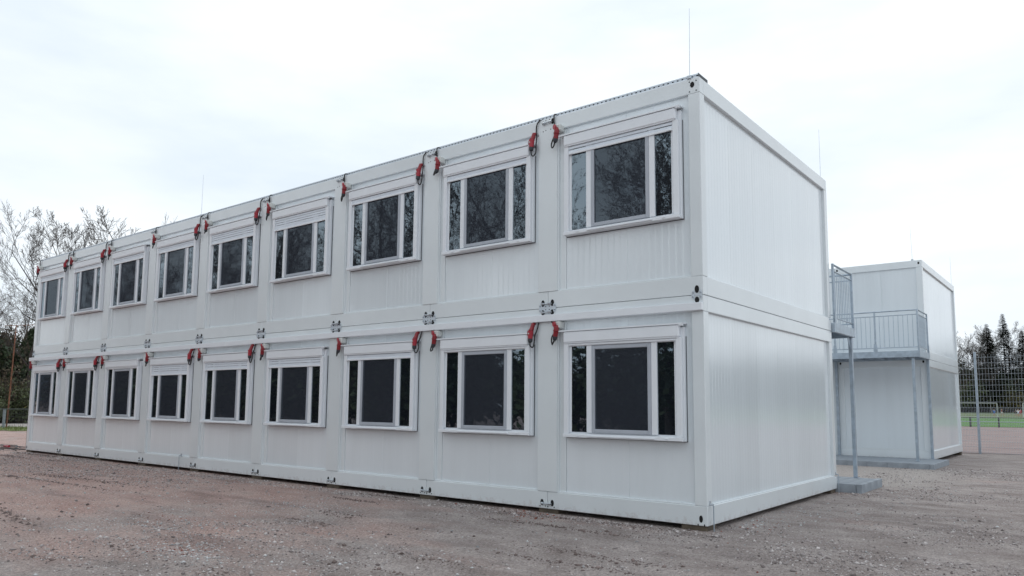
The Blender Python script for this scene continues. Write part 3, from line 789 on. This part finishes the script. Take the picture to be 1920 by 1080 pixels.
# ------------------------------------------------------------------ barrier, goals, wall, players on the far pitch
def barrier():
    p = [ground(px, 800.5) for px in (1821, 1857)]
    y = p[0].y-.3; x0 = p[0].x; sp = 1.95
    t = empty('pitch_barrier', (x0, y, gz(x0, y))); tag(t, 'low rail barrier with dark posts along the grass strip', 'barrier')
    pm = MB().box(-.06, .06, -.06, .06, -.1, .82, .01).mesh('post', M['darkpost'])
    for k in range(-6, 14): inst('post', pm, t, (k*sp, 0, gz(0, y)-gz(x0, y)))
    MB().tube([(-7*sp, -.08, .78), (14*sp, -.08, .78)], .028, 6).build('rail', M['wirefence'], t)
    MB().tube([(-7*sp, -.08, .45), (14*sp, -.08, .45)], .03, 6).build('rail', M['galv'], t)
barrier()
def goal(px, label, left):
    g = at_depth(px, 131)
    t = empty('football_goal', (g.x, g.y, gz(g.x, g.y)+.034)); tag(t, label, 'goal', 'football goals on the far pitch')
    s = -1 if left else 1; w_ = 7.32*s
    for x in (0, w_): MB().tube([(x, 0, 0), (x, 0, 2.44)], .05, 8).build('goal_post', M['whitemetal'], t)
    MB().tube([(0, 0, 2.44), (w_, 0, 2.44)], .05, 8).build('crossbar', M['whitemetal'], t)
    for x in (0, w_): MB().tube([(x, 0, 2.40), (x, .9, 2.35), (x, 2.0, 0)], .03, 6).build('net_stay', M['whitemetal'], t)
    MB().tube([(0, 2.0, .03), (w_, 2.0, .03)], .03, 6).build('ground_bar', M['whitemetal'], t)
goal(1869, 'white football goal on the far pitch behind the boy in blue', True)
goal(1917.5, 'white football goal at the right picture edge', False)
def far_wall():
    g = at_depth(1812, 174); t = empty('concrete_wall', (g.x, 201.5, .75)); tag(t, 'low grey concrete wall along the far side of the pitch', 'wall')
    sm = MB().box(0, 2.97, 0, .2, -.1, 1.25, .02).mesh('wall_panel', M['wallgrey'])
    for k in range(-2, 16): inst('wall_panel', sm, t, (k*3.0, 0, random.uniform(-.04, .04)))
far_wall()

def skin_obj(name, pts, edges, m, parent, sub=1):
    me = bpy.data.meshes.new(name); me.from_pydata([p[:3] for p in pts], edges, []); me.materials.append(m)
    o = inst(name, me, parent); o.modifiers.new('skin', 'SKIN'); s = o.modifiers.new('sub', 'SUBSURF'); s.levels = sub; s.render_levels = sub
    sv = me.skin_vertices[0].data
    for i, p in enumerate(pts): sv[i].radius = (p[3], p[3])
    sv[0].use_root = True
    return o
def person(px, py, hgt, label, shirt, shorts, hair, stride, face, arms):
    g = ground(px, py); g.z = gz(g.x, g.y)+.034
    t = empty('person', g, face); tag(t, label, 'person', 'football players on the far pitch'); k = hgt/1.75
    ms = mat('shirt_cloth', shirt, .8); mh = mat('shorts_cloth', shorts, .8); mk = mat('hair', hair, .7)
    a = stride
    J = [(0, 0, .93, .13), (0, 0, 1.15, .125), (0, 0, 1.40, .13), (0, 0, 1.52, .055), (0, .01, 1.60, .075), (0, .015, 1.70, .085),
         (.09, 0, .88, .085), (.10, a*.25, .50, .06), (.10, a*.10-.06, .09, .045), (.10, a*.10+.08, .04, .04),
         (-.09, 0, .88, .085), (-.10, -a*.22, .50, .06), (-.10, -a*.55, .12, .045), (-.10, -a*.50+.12, .05, .04),
         (.19, 0, 1.40, .055), (.24+arms*.1, -a*.15, 1.14, .043), (.24+arms*.18, -a*.02+.12, .95+arms*.15, .034), (.24+arms*.2, .17, .88+arms*.15, .03),
         (-.19, 0, 1.40, .055), (-.24-arms*.1, a*.15, 1.14, .043), (-.24-arms*.18, a*.2+.1, .95+arms*.15, .034), (-.24-arms*.2, a*.2+.16, .90+arms*.15, .03)]
    Ed = [(0, 1), (1, 2), (2, 3), (3, 4), (4, 5), (0, 6), (6, 7), (7, 8), (8, 9), (0, 10), (10, 11), (11, 12), (12, 13), (2, 14), (14, 15), (15, 16), (16, 17), (2, 18), (18, 19), (19, 20), (20, 21)]
    K = [(x*k, y*k, z*k, r*k) for x, y, z, r in J]
    skin_obj('body', K, Ed, M['skin'], t)
    e = .022*k
    sh = [(x, y, z, r+e) for x, y, z, r in (K[1], K[0], K[2])]+[(K[q][0], K[q][1], K[q][2], K[q][3]+e) for q in (14, 15, 18, 19)]
    skin_obj('shirt', sh, [(0, 1), (0, 2), (2, 3), (3, 4), (2, 5), (5, 6)], ms, t)
    mid = lambda p, q, f: tuple(p[i]+(q[i]-p[i])*f for i in range(3))
    so = [(*K[0][:3], K[0][3]+e), (*K[6][:3], K[6][3]+e), (*mid(K[6], K[7], .6), .085*k), (*K[10][:3], K[10][3]+e), (*mid(K[10], K[11], .6), .085*k)]
    skin_obj('shorts', so, [(0, 1), (1, 2), (0, 3), (3, 4)], mh, t)
    skin_obj('hair', [(0, -.01*k, 1.68*k, .088*k), (0, -.01*k, 1.76*k, .07*k)], [(0, 1)], mk, t)
BL = (.02, .015, .012)
person(1864.5, 781.3, 1.42, 'boy in a bright blue football kit standing by the goal', (.03, .20, .55), (.03, .12, .45), (.10, .06, .03), .1, .6, .1)
person(1879, 780.3, 1.42, 'player in a dark red shirt and white shorts striding on the pitch', (.22, .03, .02), (.75, .75, .75), (.28, .18, .10), .9, 1.9, 1.0)
person(1904.5, 781, 1.40, 'player all in black running on the pitch', (.012, .012, .015), (.012, .012, .015), BL, .8, 1.4, .5)
person(1909.5, 781.4, 1.45, 'player in a white shirt beside the one in black', (.72, .74, .80), (.5, .55, .7), (.10, .07, .04), .5, .4, .6)
person(1914, 781.2, 1.40, 'player in a bright red shirt nearest the right goal post', (.55, .02, .05), (.50, .02, .05), BL, .6, -.6, .3)

# ------------------------------------------------------------------ trees and shrubs
def grow_tree(seed, hgt, trunk_r, counts, spread=.75, first=.25, up=.25, lens=(.55, .5, .5, .5), wob=.16, twig_r=.006, multi=1):
    rn = random.Random(seed); trunk = MB(); crown = MB()
    def branch(p, d, ln, r0, lv):
        nseg = 7 if lv == 0 else (5 if lv == 1 else (4 if lv == 2 else 3))
        pts = [p]; q = p.copy(); dd = d.copy()
        for i in range(nseg):
            dd = (dd+Vector((rn.gauss(0, wob), rn.gauss(0, wob), rn.gauss(0, wob*.6)))*(.6 if lv == 0 else 1)+Vector((0, 0, up*(.3 if lv else .1)))).normalized()
            q = q+dd*(ln/nseg); pts.append(q.copy())
        r1 = max(twig_r*.6, r0*(.22 if lv == 0 else .3))
        rad = [r0+(r1-r0)*(i/nseg)**.8 for i in range(nseg+1)]
        (trunk if lv == 0 else crown).tube(pts, rad, 8 if lv == 0 else (5 if lv == 1 else 3), cap=False)
        if lv >= len(counts): return
        c = counts[lv]; c = c if lv == 0 else max(2, int(c*rn.uniform(.7, 1.25)))
        for k in range(c):
            t = first+(1-first)*((k+rn.random())/c) if lv == 0 else .18+.82*(k+rn.random())/c
            t = min(t, .999); i = int(t*nseg); fr = t*nseg-i
            b = pts[i].lerp(pts[i+1], fr); ax = (pts[i+1]-pts[i]).normalized()
            az = rn.uniform(0, 2*math.pi); o = ax.orthogonal().normalized(); o = (Matrix.Rotation(az, 3, ax) @ o)
            sp = spread*rn.uniform(.6, 1.25)
            nd = (ax*math.cos(sp)+o*math.sin(sp)).normalized()
            l2 = ln*lens[lv]*rn.uniform(.65, 1.15)*(1.15-.65*t if lv == 0 else 1.1-.45*t)
            branch(b, nd, l2, max(twig_r, min(rad[i]*.62, r0*.5)*rn.uniform(.6, .95)), lv+1)
    for k in range(multi):
        d0 = Vector((rn.gauss(0, .05+.13*(multi > 1)), rn.gauss(0, .05+.13*(multi > 1)), 1)).normalized()
        branch(Vector((rn.uniform(-.2, .2)*(multi > 1), rn.uniform(-.2, .2)*(multi > 1), -.1)), d0, hgt*.8*rn.uniform(.85, 1), trunk_r*(1 if multi == 1 else .7), 0)
    return trunk, crown
def tree_meshes(key, *a, bark='bark', **k):
    t, c = grow_tree(*a, **k); return t.mesh('trunk', M[bark], True), c.mesh('crown', M[bark])
TM = {'a': tree_meshes('a', 21, 17, .15, (15, 9, 7, 4), spread=.62, first=.30, up=.42, lens=(.50, .48, .5, .55), twig_r=.008),
      'b': tree_meshes('b', 34, 16, .15, (11, 9, 7, 4), spread=.58, first=.25, up=.45, lens=(.55, .48, .5, .55), twig_r=.008, multi=2),
      'c': tree_meshes('c', 55, 14, .17, (16, 10, 7, 4), spread=.85, first=.18, up=.22, lens=(.62, .5, .5, .5), twig_r=.008, bark='bark2'),
      'd': tree_meshes('d', 77, 16, .18, (18, 10, 8, 4), spread=.75, first=.2, up=.3, lens=(.5, .5, .52, .5), twig_r=.011, bark='bark2')}
def tree(kind, loc, scale, rz, label, group, name='bare_tree'):
    t = empty(name, loc, rz); t.scale = (scale,)*3; tag(t, label, 'tree', group)
    inst('trunk', TM[kind][0], t); inst('crown', TM[kind][1], t); return t

def leaves(mb, n, fn, size, rn):
    for _ in range(n):
        p = fn(); a = Vector((rn.gauss(0, 1), rn.gauss(0, 1), rn.gauss(0, 1))).normalized(); b = a.orthogonal().normalized()
        s = size*rn.uniform(.6, 1.4); c = a.cross(b)
        mb.face([p-b*s, p+c*s*.6, p+b*s, p-c*s*.6])
def shrub_meshes(seed, leaf, nl, nt_, hgt, rad, size, bark='bark2'):
    rn = random.Random(seed); tw = MB(); lf = MB(); cl = []
    for k in range(nt_):
        az = rn.uniform(0, 6.283); d = Vector((math.cos(az)*rn.uniform(.1, .8), math.sin(az)*rn.uniform(.1, .8), 1)).normalized()
        p = Vector((rn.uniform(-.5, .5)*rad, rn.uniform(-.5, .5)*rad, -.1)); ln = hgt*rn.uniform(.55, 1.1); pts = [p]
        for i in range(5): d = (d+Vector((rn.gauss(0, .2), rn.gauss(0, .2), rn.gauss(0, .1)))).normalized(); p = p+d*ln/5; pts.append(p)
        tw.tube(pts, [.03, .025, .018, .013, .009, .006], 3, cap=False); cl += pts[2:]
        for q in pts[1:]:
            for _ in range(4):
                e = Vector((rn.gauss(0, 1), rn.gauss(0, 1), rn.gauss(.3, .8))).normalized()*rn.uniform(.3, .9); tw.tube([q, q+e*.5+Vector((0, 0, .05)), q+e], [.009, .007, .004], 3, cap=False)
    if nl:
        def fn():
            c = rn.choice(cl); return c+Vector((rn.gauss(0, .28), rn.gauss(0, .28), rn.gauss(0, .25)))*rad*.45
        leaves(lf, nl, fn, size, rn)
    return tw.mesh('stems', M[bark]), (lf.mesh('foliage', M[leaf]) if nl else None)
SM = {'dark': shrub_meshes(3, 'leafd', 5200, 42, 3.2, 1.8, .085), 'brown': shrub_meshes(9, 'leafb', 3800, 70, 3.4, 1.8, .06),
      'ivy': shrub_meshes(14, 'ivy', 6500, 30, 3.6, 1.5, .10), 'yellow': shrub_meshes(17, 'leafy', 1800, 50, 2.6, 1.5, .06)}
def shrub(kind, loc, sc_, rz, label, group=None):
    t = empty('shrub', loc, rz); t.scale = (sc_[0], sc_[0], sc_[1]); tag(t, label, 'shrub', group)
    inst('stems', SM[kind][0], t)
    if SM[kind][1]: inst('foliage', SM[kind][1], t)
    return t

# left background
tree('d', at_depth(140, 62), 1.24, .3, 'tall bare tree rising above the left end of the roof', 'bare trees beyond the long building')
tree('b', at_depth(176, 66), 1.26, 2.1, 'bare tree showing just right of the tall one above the roof', 'bare trees beyond the long building')
tree('b', at_depth(228, 70), 1.24, 4.0, 'rightmost bare tree whose twigs show over the roof', 'bare trees beyond the long building')
tree('d', at_depth(206, 68), 1.46, 5.2, 'fine twigged bare tree between the other crowns above the roof', 'bare trees beyond the long building')
tree('c', at_depth(10, 72), .92, 1.0, 'spreading bare tree left of the long building', 'bare trees beyond the long building')
tree('c', at_depth(-60, 56), .8, 2.6, 'bare tree cut by the left picture edge', 'bare trees beyond the long building')
# ivy clad tree
def ivy_tree():
    rn = random.Random(8); g = at_depth(56, 54)
    t = empty('ivy_tree', g); tag(t, 'dark ivy covered tree against the left wall edge', 'tree')
    tr, c = grow_tree(91, 11, .25, (9, 6, 5), spread=.7, first=.4, up=.3, twig_r=.012); tr.build('trunk', M['bark'], t, smooth=True); c.build('crown', M['bark'], t)
    lf = MB()
    def fn():
        h = rn.random()**.8*6.6; r_ = (.55+.45*math.sin(h*2.3))*(1.15-h/9); a = rn.uniform(0, 6.283); rr = r_*(rn.random()**.5)
        return Vector((math.cos(a)*rr, math.sin(a)*rr, h+.2))
    leaves(lf, 5200, fn, .10, rn); lf.build('ivy', M['ivy'], t)
ivy_tree()
for px, dp, kd, s, lb in ((-12, 57, 'ivy', (1.25, 1.5), 'dark evergreen shrub at the left picture edge'), (8, 60, 'brown', (1.3, 1.75), 'tall brown thicket behind the rusty pole'),
                          (28, 58, 'dark', (1.2, 1.35), 'dull green shrub right of the rusty pole'), (45, 61, 'brown', (1.3, 1.8), 'tall brown twiggy thicket beside the wall edge'),
                          (62, 58, 'ivy', (1.1, 1.3), 'dark green shrub half hidden by the wall edge'), (17, 54, 'yellow', (.9, .95), 'low shrub with yellowish leaves behind the wire fence'),
                          (40, 54, 'yellow', (1.0, .9), 'low yellow green bush nearest the wall edge'), (-40, 56, 'brown', (1.4, 1.7), 'brown thicket beyond the left picture edge'),
                          (-22, 62, 'dark', (1.5, 1.7), 'broad green shrub by the left picture edge'), (18, 66, 'ivy', (1.5, 1.75), 'tall dark shrub behind the rusty pole top'), (52, 66, 'dark', (1.5, 1.8), 'tall dull shrub right behind the ivy tree'), (34, 63, 'brown', (1.5, 1.9), 'tall brown brush midway between pole and wall edge'), (-2, 52.5, 'brown', (1.0, .9), 'low brown brush left of the concrete post'), (28, 52.5, 'dark', (.9, .75), 'low green bush right of the rusty pole foot'), (2, 70, 'dark', (1.7, 2.0), 'broad dull shrub far behind the thicket'), (36, 72, 'ivy', (1.6, 1.8), 'dark shrub far behind the ivy tree')):
    shrub(kd, at_depth(px, dp), (s[0]*1.08, s[1]*1.2), px*.7, lb, 'shrubs along the left boundary')
# verge, low fence and pole on the left
def verge():
    a = ground(-60, 806); b = ground(70, 806.5)
    d = Vector((b.x-a.x, b.y-a.y, 0)).normalized(); n = Vector((-d.y, d.x, 0))
    if n.dot(a-CAM) < 0: n = -n
    m = MB(); ln = (b-a).length+12; k = 24; rn = random.Random(4)
    for i in range(k):
        q = []
        for j, off in ((i, -1.4), (i+1, -1.4), (i+1, 4.5), (i, 4.5)):
            p = a+d*(ln*j/k-6)+n*(off+(.4*math.sin(j*2.1) if off < 0 else 0)); q.append((p.x, p.y, gz(p.x, p.y)+.02))
        m.face(q)
    struct(m.build('grass_verge', M['dullgrass']))
    lf = MB()
    for _ in range(2600):
        p = a+d*rn.uniform(-4, ln-6)+n*rn.uniform(-1.5, 4.3); h = rn.uniform(.06, .22); e = Vector((rn.gauss(0, .05), rn.gauss(0, .05), h)); s = Vector((rn.uniform(-.02, .02), rn.uniform(-.02, .02), 0))
        p = Vector((p.x, p.y, gz(p.x, p.y)+.015)); lf.face([p-s, p+s, p+e])
    g = stuff(lf.build('grass_blades', M['dullgrass'])); tag(g, 'rough grass along the left boundary', 'grass')
    f0 = a+n*2.6; t = empty('wire_fence', f0, math.atan2(d.y, d.x)); tag(t, 'low dark wire fence in front of the left thicket', 'fence')
    pm = MB().tube([(0, 0, -.2), (0, 0, 1.12)], .035, 6).mesh('post', M['wirefence'])
    for i in range(-2, 8): inst('post', pm, t, (i*2.0, 0, .0))
    wm = MB()
    for i in range(6): wm.box(-4, 14, -.04, -.034, .08+i*.19, .088+i*.19, .001)
    for i in range(180): wm.box(-4+i*.1, -3.994+i*.1, -.0415, -.0405, .03, 1.05, .0003)
    stuff(wm.build('wire_panel', M['wirefence'], t)); MB().tube([(-4, -.037, 1.08), (14, -.037, 1.08)], .022, 6).build('top_rail', M['wirefence'], t)
    p = ground(6, 803); cp = MB().box(-.06, .06, -.06, .06, -.1, 1.1, .02); tag(cp.build('fence_post', M['kerb'], None, (p.x, p.y, gz(p.x, p.y))), 'pale concrete post beside the rusty pole', 'post')
    p = ground(11.8, 802.8); h = height_at(17, 607, (p-CAM).dot(_f))-p.z
    t = empty('rusty_pole', p); tag(t, 'tall thin rusty steel pole with a cross arm at left', 'pole')
    MB().tube([(0, 0, -.1), (.02, .05, h*.5), (0, .1, h)], [.042, .038, .03], 8).build('shaft', M['rust'], t)
    MB().tube([(-.9, -.2, h-.02), (0, .1, h-.03), (1.9, .65, h-.04)], .018, 6).build('cross_arm', M['rust'], t)
verge()
# cables lying by the far left corner
def floor_cable():
    p = ground(14, 843); t = empty('floor_cable', (p.x, p.y, gnd(p.x, p.y))); tag(t, 'black cable bundle with a red plug on the ground at left', 'cable'); t.scale = (.8, .8, .6)
    rn = random.Random(6); m = MB()
    for k in range(7):
        y = rn.uniform(-.5, .5); x0 = rn.uniform(-2.5, -1.5); x1 = rn.uniform(.6, 1.6); pts = [(x0+(x1-x0)*i/9, y+.12*math.sin(i*.9+k)+rn.gauss(0, .04), .035+.05*(k % 3)) for i in range(10)]
        m.tube(cr(pts, 3), .022, 6)
    m.build('cable', M['rubber'], t)
    MB().tube([(.15, -.15, .20), (.42, -.15, .20)], .06, 10).build('plug_body', M['red'], t); MB().tube([(.421, -.15, .20), (.60, -.15, .20)], .05, 10).build('socket', M['redlid'], t)
floor_cable()

# right background: bare wood and spruces beyond the pitch
KD = 1.3
def spruce(px, dp, hgt, label, seed):
    rn = random.Random(seed); dp *= KD; hgt *= KD; g = at_depth(px, dp); t = empty('spruce_tree', g); tag(t, label, 'tree', 'spruces beyond the pitch')
    MB().tube([(0, 0, -.2), (0, 0, hgt*.6), (0, 0, hgt)], [.25, .13, .02], 8).build('trunk', M['bark'], t)
    lf = MB(); z = hgt*.12
    while z < hgt-.2:
        r_ = (hgt-z)*.27*rn.uniform(.8, 1.15)+.15; nb = max(5, int(10*rn.uniform(.8, 1.2)))
        for k in range(nb):
            az = rn.uniform(0, 6.283); l_ = r_*rn.uniform(.75, 1.15); u = Vector((math.cos(az), math.sin(az), 0)); v = Vector((-u.y, u.x, 0))
            for q in range(9):
                f = (q+.6)/9; c = Vector((0, 0, z))+u*(l_*f)+Vector((0, 0, -l_*.30*f*f+.1*l_*f)); wd = l_*.22*(1.15-f)+.05
                a1 = rn.uniform(-.3, .3); s = .16+.05*l_
                lf.face([c-u*s-v*wd, c+u*s-v*wd*.6+Vector((0, 0, a1*s)), c+u*s*1.5, c+u*s+v*wd*.6, c-u*s+v*wd-Vector((0, 0, .15*s))])
        z += max(.22, (hgt-z)*.045)
    lf.build('crown', M['needle'], t)
spruce(1857.5, 132, 15.9, 'small dark spruce beyond the pitch, left of the tall one', 1)
spruce(1889, 140, 18.6, 'tall dense dark spruce beyond the pitch', 2)
spruce(1924, 136, 15.0, 'dark spruce cut by the right picture edge', 3)
k_ = 0
for px, dp, kd, s, rz, lb in ((1798, 142, 'd', 1.21, .2, 'bare tree seen past the roof edge of the small building'), (1812, 150, 'a', 1.21, 1.2, 'bare tree with fine twigs just right of the small building'),
                              (1826, 140, 'd', 1.19, 2.2, 'dark bare tree above the fence post'), (1842, 148, 'd', 1.32, 3.3, 'full bare tree between the fence post and the small spruce'),
                              (1862, 158, 'a', 1.23, 4.1, 'pale bare tree behind the small spruce'), (1878, 150, 'd', 1.38, 5.0, 'bare tree left behind the tall spruce'),
                              (1900, 150, 'd', 1.39, .9, 'bare tree right behind the tall spruce'), (1914, 146, 'd', 1.32, 2.9, 'bare tree near the right picture edge'),
                              (1780, 150, 'd', 1.0, 3.9, 'bare tree hidden mostly by the small building'), (1940, 150, 'd', 1.1, 1.9, 'bare tree beyond the right picture edge')):
    tree(kd, at_depth(px, dp*KD), s*KD*.92, rz, lb, 'bare trees beyond the pitch')
rs = random.Random(12)
SP = [('dark', 'dull green'), ('ivy', 'dark evergreen'), ('brown', 'brown twiggy')]
for row, (dp, n, sc0) in enumerate(((134, 9, 1.5), (141, 9, 1.9), (149, 8, 2.35))):
    for k in range(n):
        px = 1792+k*(138/(n-1))+rs.uniform(-4, 4); kd, nm = SP[(k+row) % 3]; s = sc0*rs.uniform(.85, 1.15)
        t = shrub(kd, at_depth(px, dp*KD), (s*1.15*KD, s*KD), rs.uniform(0, 6), f"{nm} shrub in the {('front', 'middle', 'back')[row]} row beyond the pitch, {('leftmost', 'second', 'third', 'fourth', 'fifth', 'sixth', 'seventh', 'eighth', 'ninth')[k]} from left", 'shrubs beyond the pitch')
shrub('yellow', at_depth(1896, 131*KD), (1.7*KD, 1.5*KD), .4, 'yellowish green bush beyond the pitch under the tall spruce', 'shrubs beyond the pitch')
def birch():
    g = at_depth(1858, 131*KD); t = empty('birch_tree', g); t.scale = (KD,)*3; tag(t, 'slender pale birch below the small spruce', 'tree')
    tr, c = grow_tree(5, 8.5, .085, (10, 6, 5), spread=.6, first=.3, up=.3, twig_r=.014); tr.build('trunk', M['birch'], t, smooth=True); c.build('crown', M['bark2'], t)
birch()

rx = random.Random(77)
for k in range(14):
    tree('dadd'[k % 4], (2+k*10+rx.uniform(-2, 2), 206+rx.uniform(0, 14), .75), rx.uniform(1.4, 1.8), rx.uniform(0, 6), 'bare tree of the wood beyond the pitch, out to the right', 'bare trees out to the right')
for k in range(26):
    sc_ = rx.uniform(3.4, 4.6); shrub(('dark', 'ivy', 'brown')[k % 3], (2+k*5.6+rx.uniform(-1, 1), 204+rx.uniform(0, 10), .75), (sc_*1.2, sc_), rx.uniform(0, 6), 'tall dark shrub of the wood beyond the pitch, out to the right', 'shrubs out to the right')

# trees and scrub across the yard, seen mirrored in the windows
rt = random.Random(31)
for k in range(21):
    x = -5-k*3.8+rt.uniform(-1.2, 1.2); y = -17-rt.uniform(0, 9)-k*.2
    tree('acdb'[k % 4], (x, y, -.05), rt.uniform(1.05, 1.35), rt.uniform(0, 6), 'bare tree across the yard, mirrored in the windows', 'bare trees mirrored in the windows')
for k in range(16):
    x = -3-k*5.2+rt.uniform(-1, 1); y = -20-rt.uniform(0, 3)-k*.3
    shrub(('dark', 'ivy', 'dark')[k % 3], (x, y, -.05), (rt.uniform(2.0, 2.5), rt.uniform(1.6, 2.0)), rt.uniform(0, 6), 'dark shrub across the yard, mirrored in the lower windows', 'shrubs mirrored in the windows')

# ------------------------------------------------------------------ loose gravel and rubble
OV = np.array([(1, 0, 0), (-1, 0, 0), (0, 1, 0), (0, -1, 0), (0, 0, 1), (0, 0, -1)], float)
OF = np.array([(0, 2, 4), (2, 1, 4), (1, 3, 4), (3, 0, 4), (2, 0, 5), (1, 2, 5), (3, 1, 5), (0, 3, 5)], int)
def stones(name, x, y, size, m, label, seed):
    rg = np.random.default_rng(seed); n = len(x)
    ok = ~(((x > -9*W-.05) & (x < .03) & (y > -.02) & (y < D+.1)) | ((x > -8) & (x < .5) & (y > D) & (y < 7.4)) | ((x > -8) & (x < .5) & (y > 12.95) & (y < 21.5)))
    x, y, size = x[ok], y[ok], size[ok]; n = len(x)
    V = OV[None]*(1+rg.uniform(-.35, .35, (n, 6, 1)))*rg.uniform(.6, 1.25, (n, 1, 3))*np.array([1, 1, .62])
    a = rg.uniform(0, 6.283, n); c, s = np.cos(a)[:, None], np.sin(a)[:, None]
    tl = rg.uniform(-.5, .5, (n, 1)); vx, vy, vz = V[..., 0], V[..., 1], V[..., 2]
    vy, vz = vy*np.cos(tl)-vz*np.sin(tl), vy*np.sin(tl)+vz*np.cos(tl)
    vx, vy = vx*c-vy*s, vx*s+vy*c
    P = np.stack([vx, vy, vz], -1)*size[:, None, None]
    P += np.stack([x, y, ground_np(x, y)+size*.22], -1)[:, None, :]
    T = (OF[None]+np.arange(n)[:, None, None]*6).reshape(-1, 3)
    o = stuff(inst(name, fastmesh(name, P.reshape(-1, 3), T, m))); tag(o, label, 'gravel'); return o
rg = np.random.default_rng(5)
def cloud(n, x0, x1, y0, y1, thr, sc_, seed):
    x = rg.uniform(x0, x1, n); y = rg.uniform(y0, y1, n)
    d = vnoise(x*.6, y*1.3, sc_, seed)*.6+vnoise(x, y, sc_*.3, seed+1)*.4
    k = rg.random(n) < np.clip((d-thr)*5, .10, 1)
    return x[k], y[k]
def psize(n, a, b, big=.03): return np.where(rg.random(n) < big, rg.uniform(b, b*1.9, n), a+(b-a)*rg.random(n)**2.2)
xa, ya = cloud(120000, -24, 11, -8.5, .0, .40, 2.2, 21)
xb, yb = cloud(80000, -.5, 14, -3, 14, .38, 2.0, 33)
xc, yc = cloud(9000, -24, .4, -.55, -.02, .3, .8, 40)
x = np.concatenate([xa, xb, xc]); y = np.concatenate([ya, yb, yc])
stones('gravel', x, y, psize(len(x), .006, .0175), M['stone'], 'loose brown grey gravel strewn over the yard', 1)
xw, yw = cloud(10000, -22, 12, -8.5, 8, .50, 1.6, 52)
# pale rubble patches seen in the photograph
pat = [(240, 980, 60, 8, 220), (170, 990, 45, 6, 160), (350, 985, 60, 8, 220), (470, 955, 90, 6, 160), (540, 948, 60, 6, 260), (600, 956, 30, 8, 120), (350, 1035, 45, 12, 260), (385, 1052, 30, 8, 120),
       (1410, 982, 50, 8, 260), (1500, 960, 60, 10, 200), (1690, 905, 70, 12, 260), (1760, 925, 70, 14, 180), (1100, 948, 60, 4, 120)]
px_, py_ = [], []
for (u, v, su, sv, n) in pat:
    for _ in range(n):
        g = ground(u+random.gauss(0, su), v+random.gauss(0, sv)); px_.append(g.x); py_.append(g.y)
x = np.concatenate([xw, px_]); y = np.concatenate([yw, py_])
sz = np.concatenate([psize(len(xw), .006, .016, .04), psize(len(px_), .005, .013, .05)])
xm, ym = cloud(1500, -16, 11, -8, 6, .48, 1.4, 85)
x = np.concatenate([x, xm]); y = np.concatenate([y, ym]); sz = np.concatenate([sz, rg.uniform(.010, .022, len(xm))])
stones('pale_rubble', x, y, sz, M['stonew'], 'pale broken stones scattered in patches over the yard', 2)
xr, yr = cloud(1800, -22, 12, -8.5, 8, .5, 1.6, 63)
pr = [ground(random.gauss(1000, 28), random.gauss(962, 6)) for _ in range(170)]+[ground(random.gauss(u, 30), random.gauss(v, 8)) for u, v in ((330, 1040), (1430, 985), (300, 970)) for _ in range(40)]
x = np.concatenate([xr, [p.x for p in pr]]); y = np.concatenate([yr, [p.y for p in pr]])
stones('brick_crumbs', x, y, psize(len(x), .006, .016, .03), M['brickbit'], 'red brick crumbs among the gravel', 3)


# dark crumbly clods thrown up along the wheel ruts
xd, yd = [], []
for c0, sl, wd in ((-2.3, .035, .16), (-3.9, .04, .18), (-5.6, -.05, .2), (-6.9, -.045, .2), (-.45, 0, .2)):
    n = 9000; x = rg.uniform(-24, 11, n); q = rg.normal(0, .06, n)+np.where(rg.random(n) < .5, -1, 1)*wd*1.7
    k = rg.random(n) < np.clip((vnoise(x, x*0+c0, 1.1, 71)-.56)*5, .02, 1); xd.append(x[k]); yd.append((c0+sl*x+.18*np.sin(x*.33+c0)+q)[k])
xd = np.concatenate(xd); yd = np.concatenate(yd); k = yd < -.06; xd, yd = xd[k], yd[k]
stones('dirt_clods', xd, yd, psize(len(xd), .006, .018, .05), M['clod'], 'dark earth clods along the wheel ruts', 4)
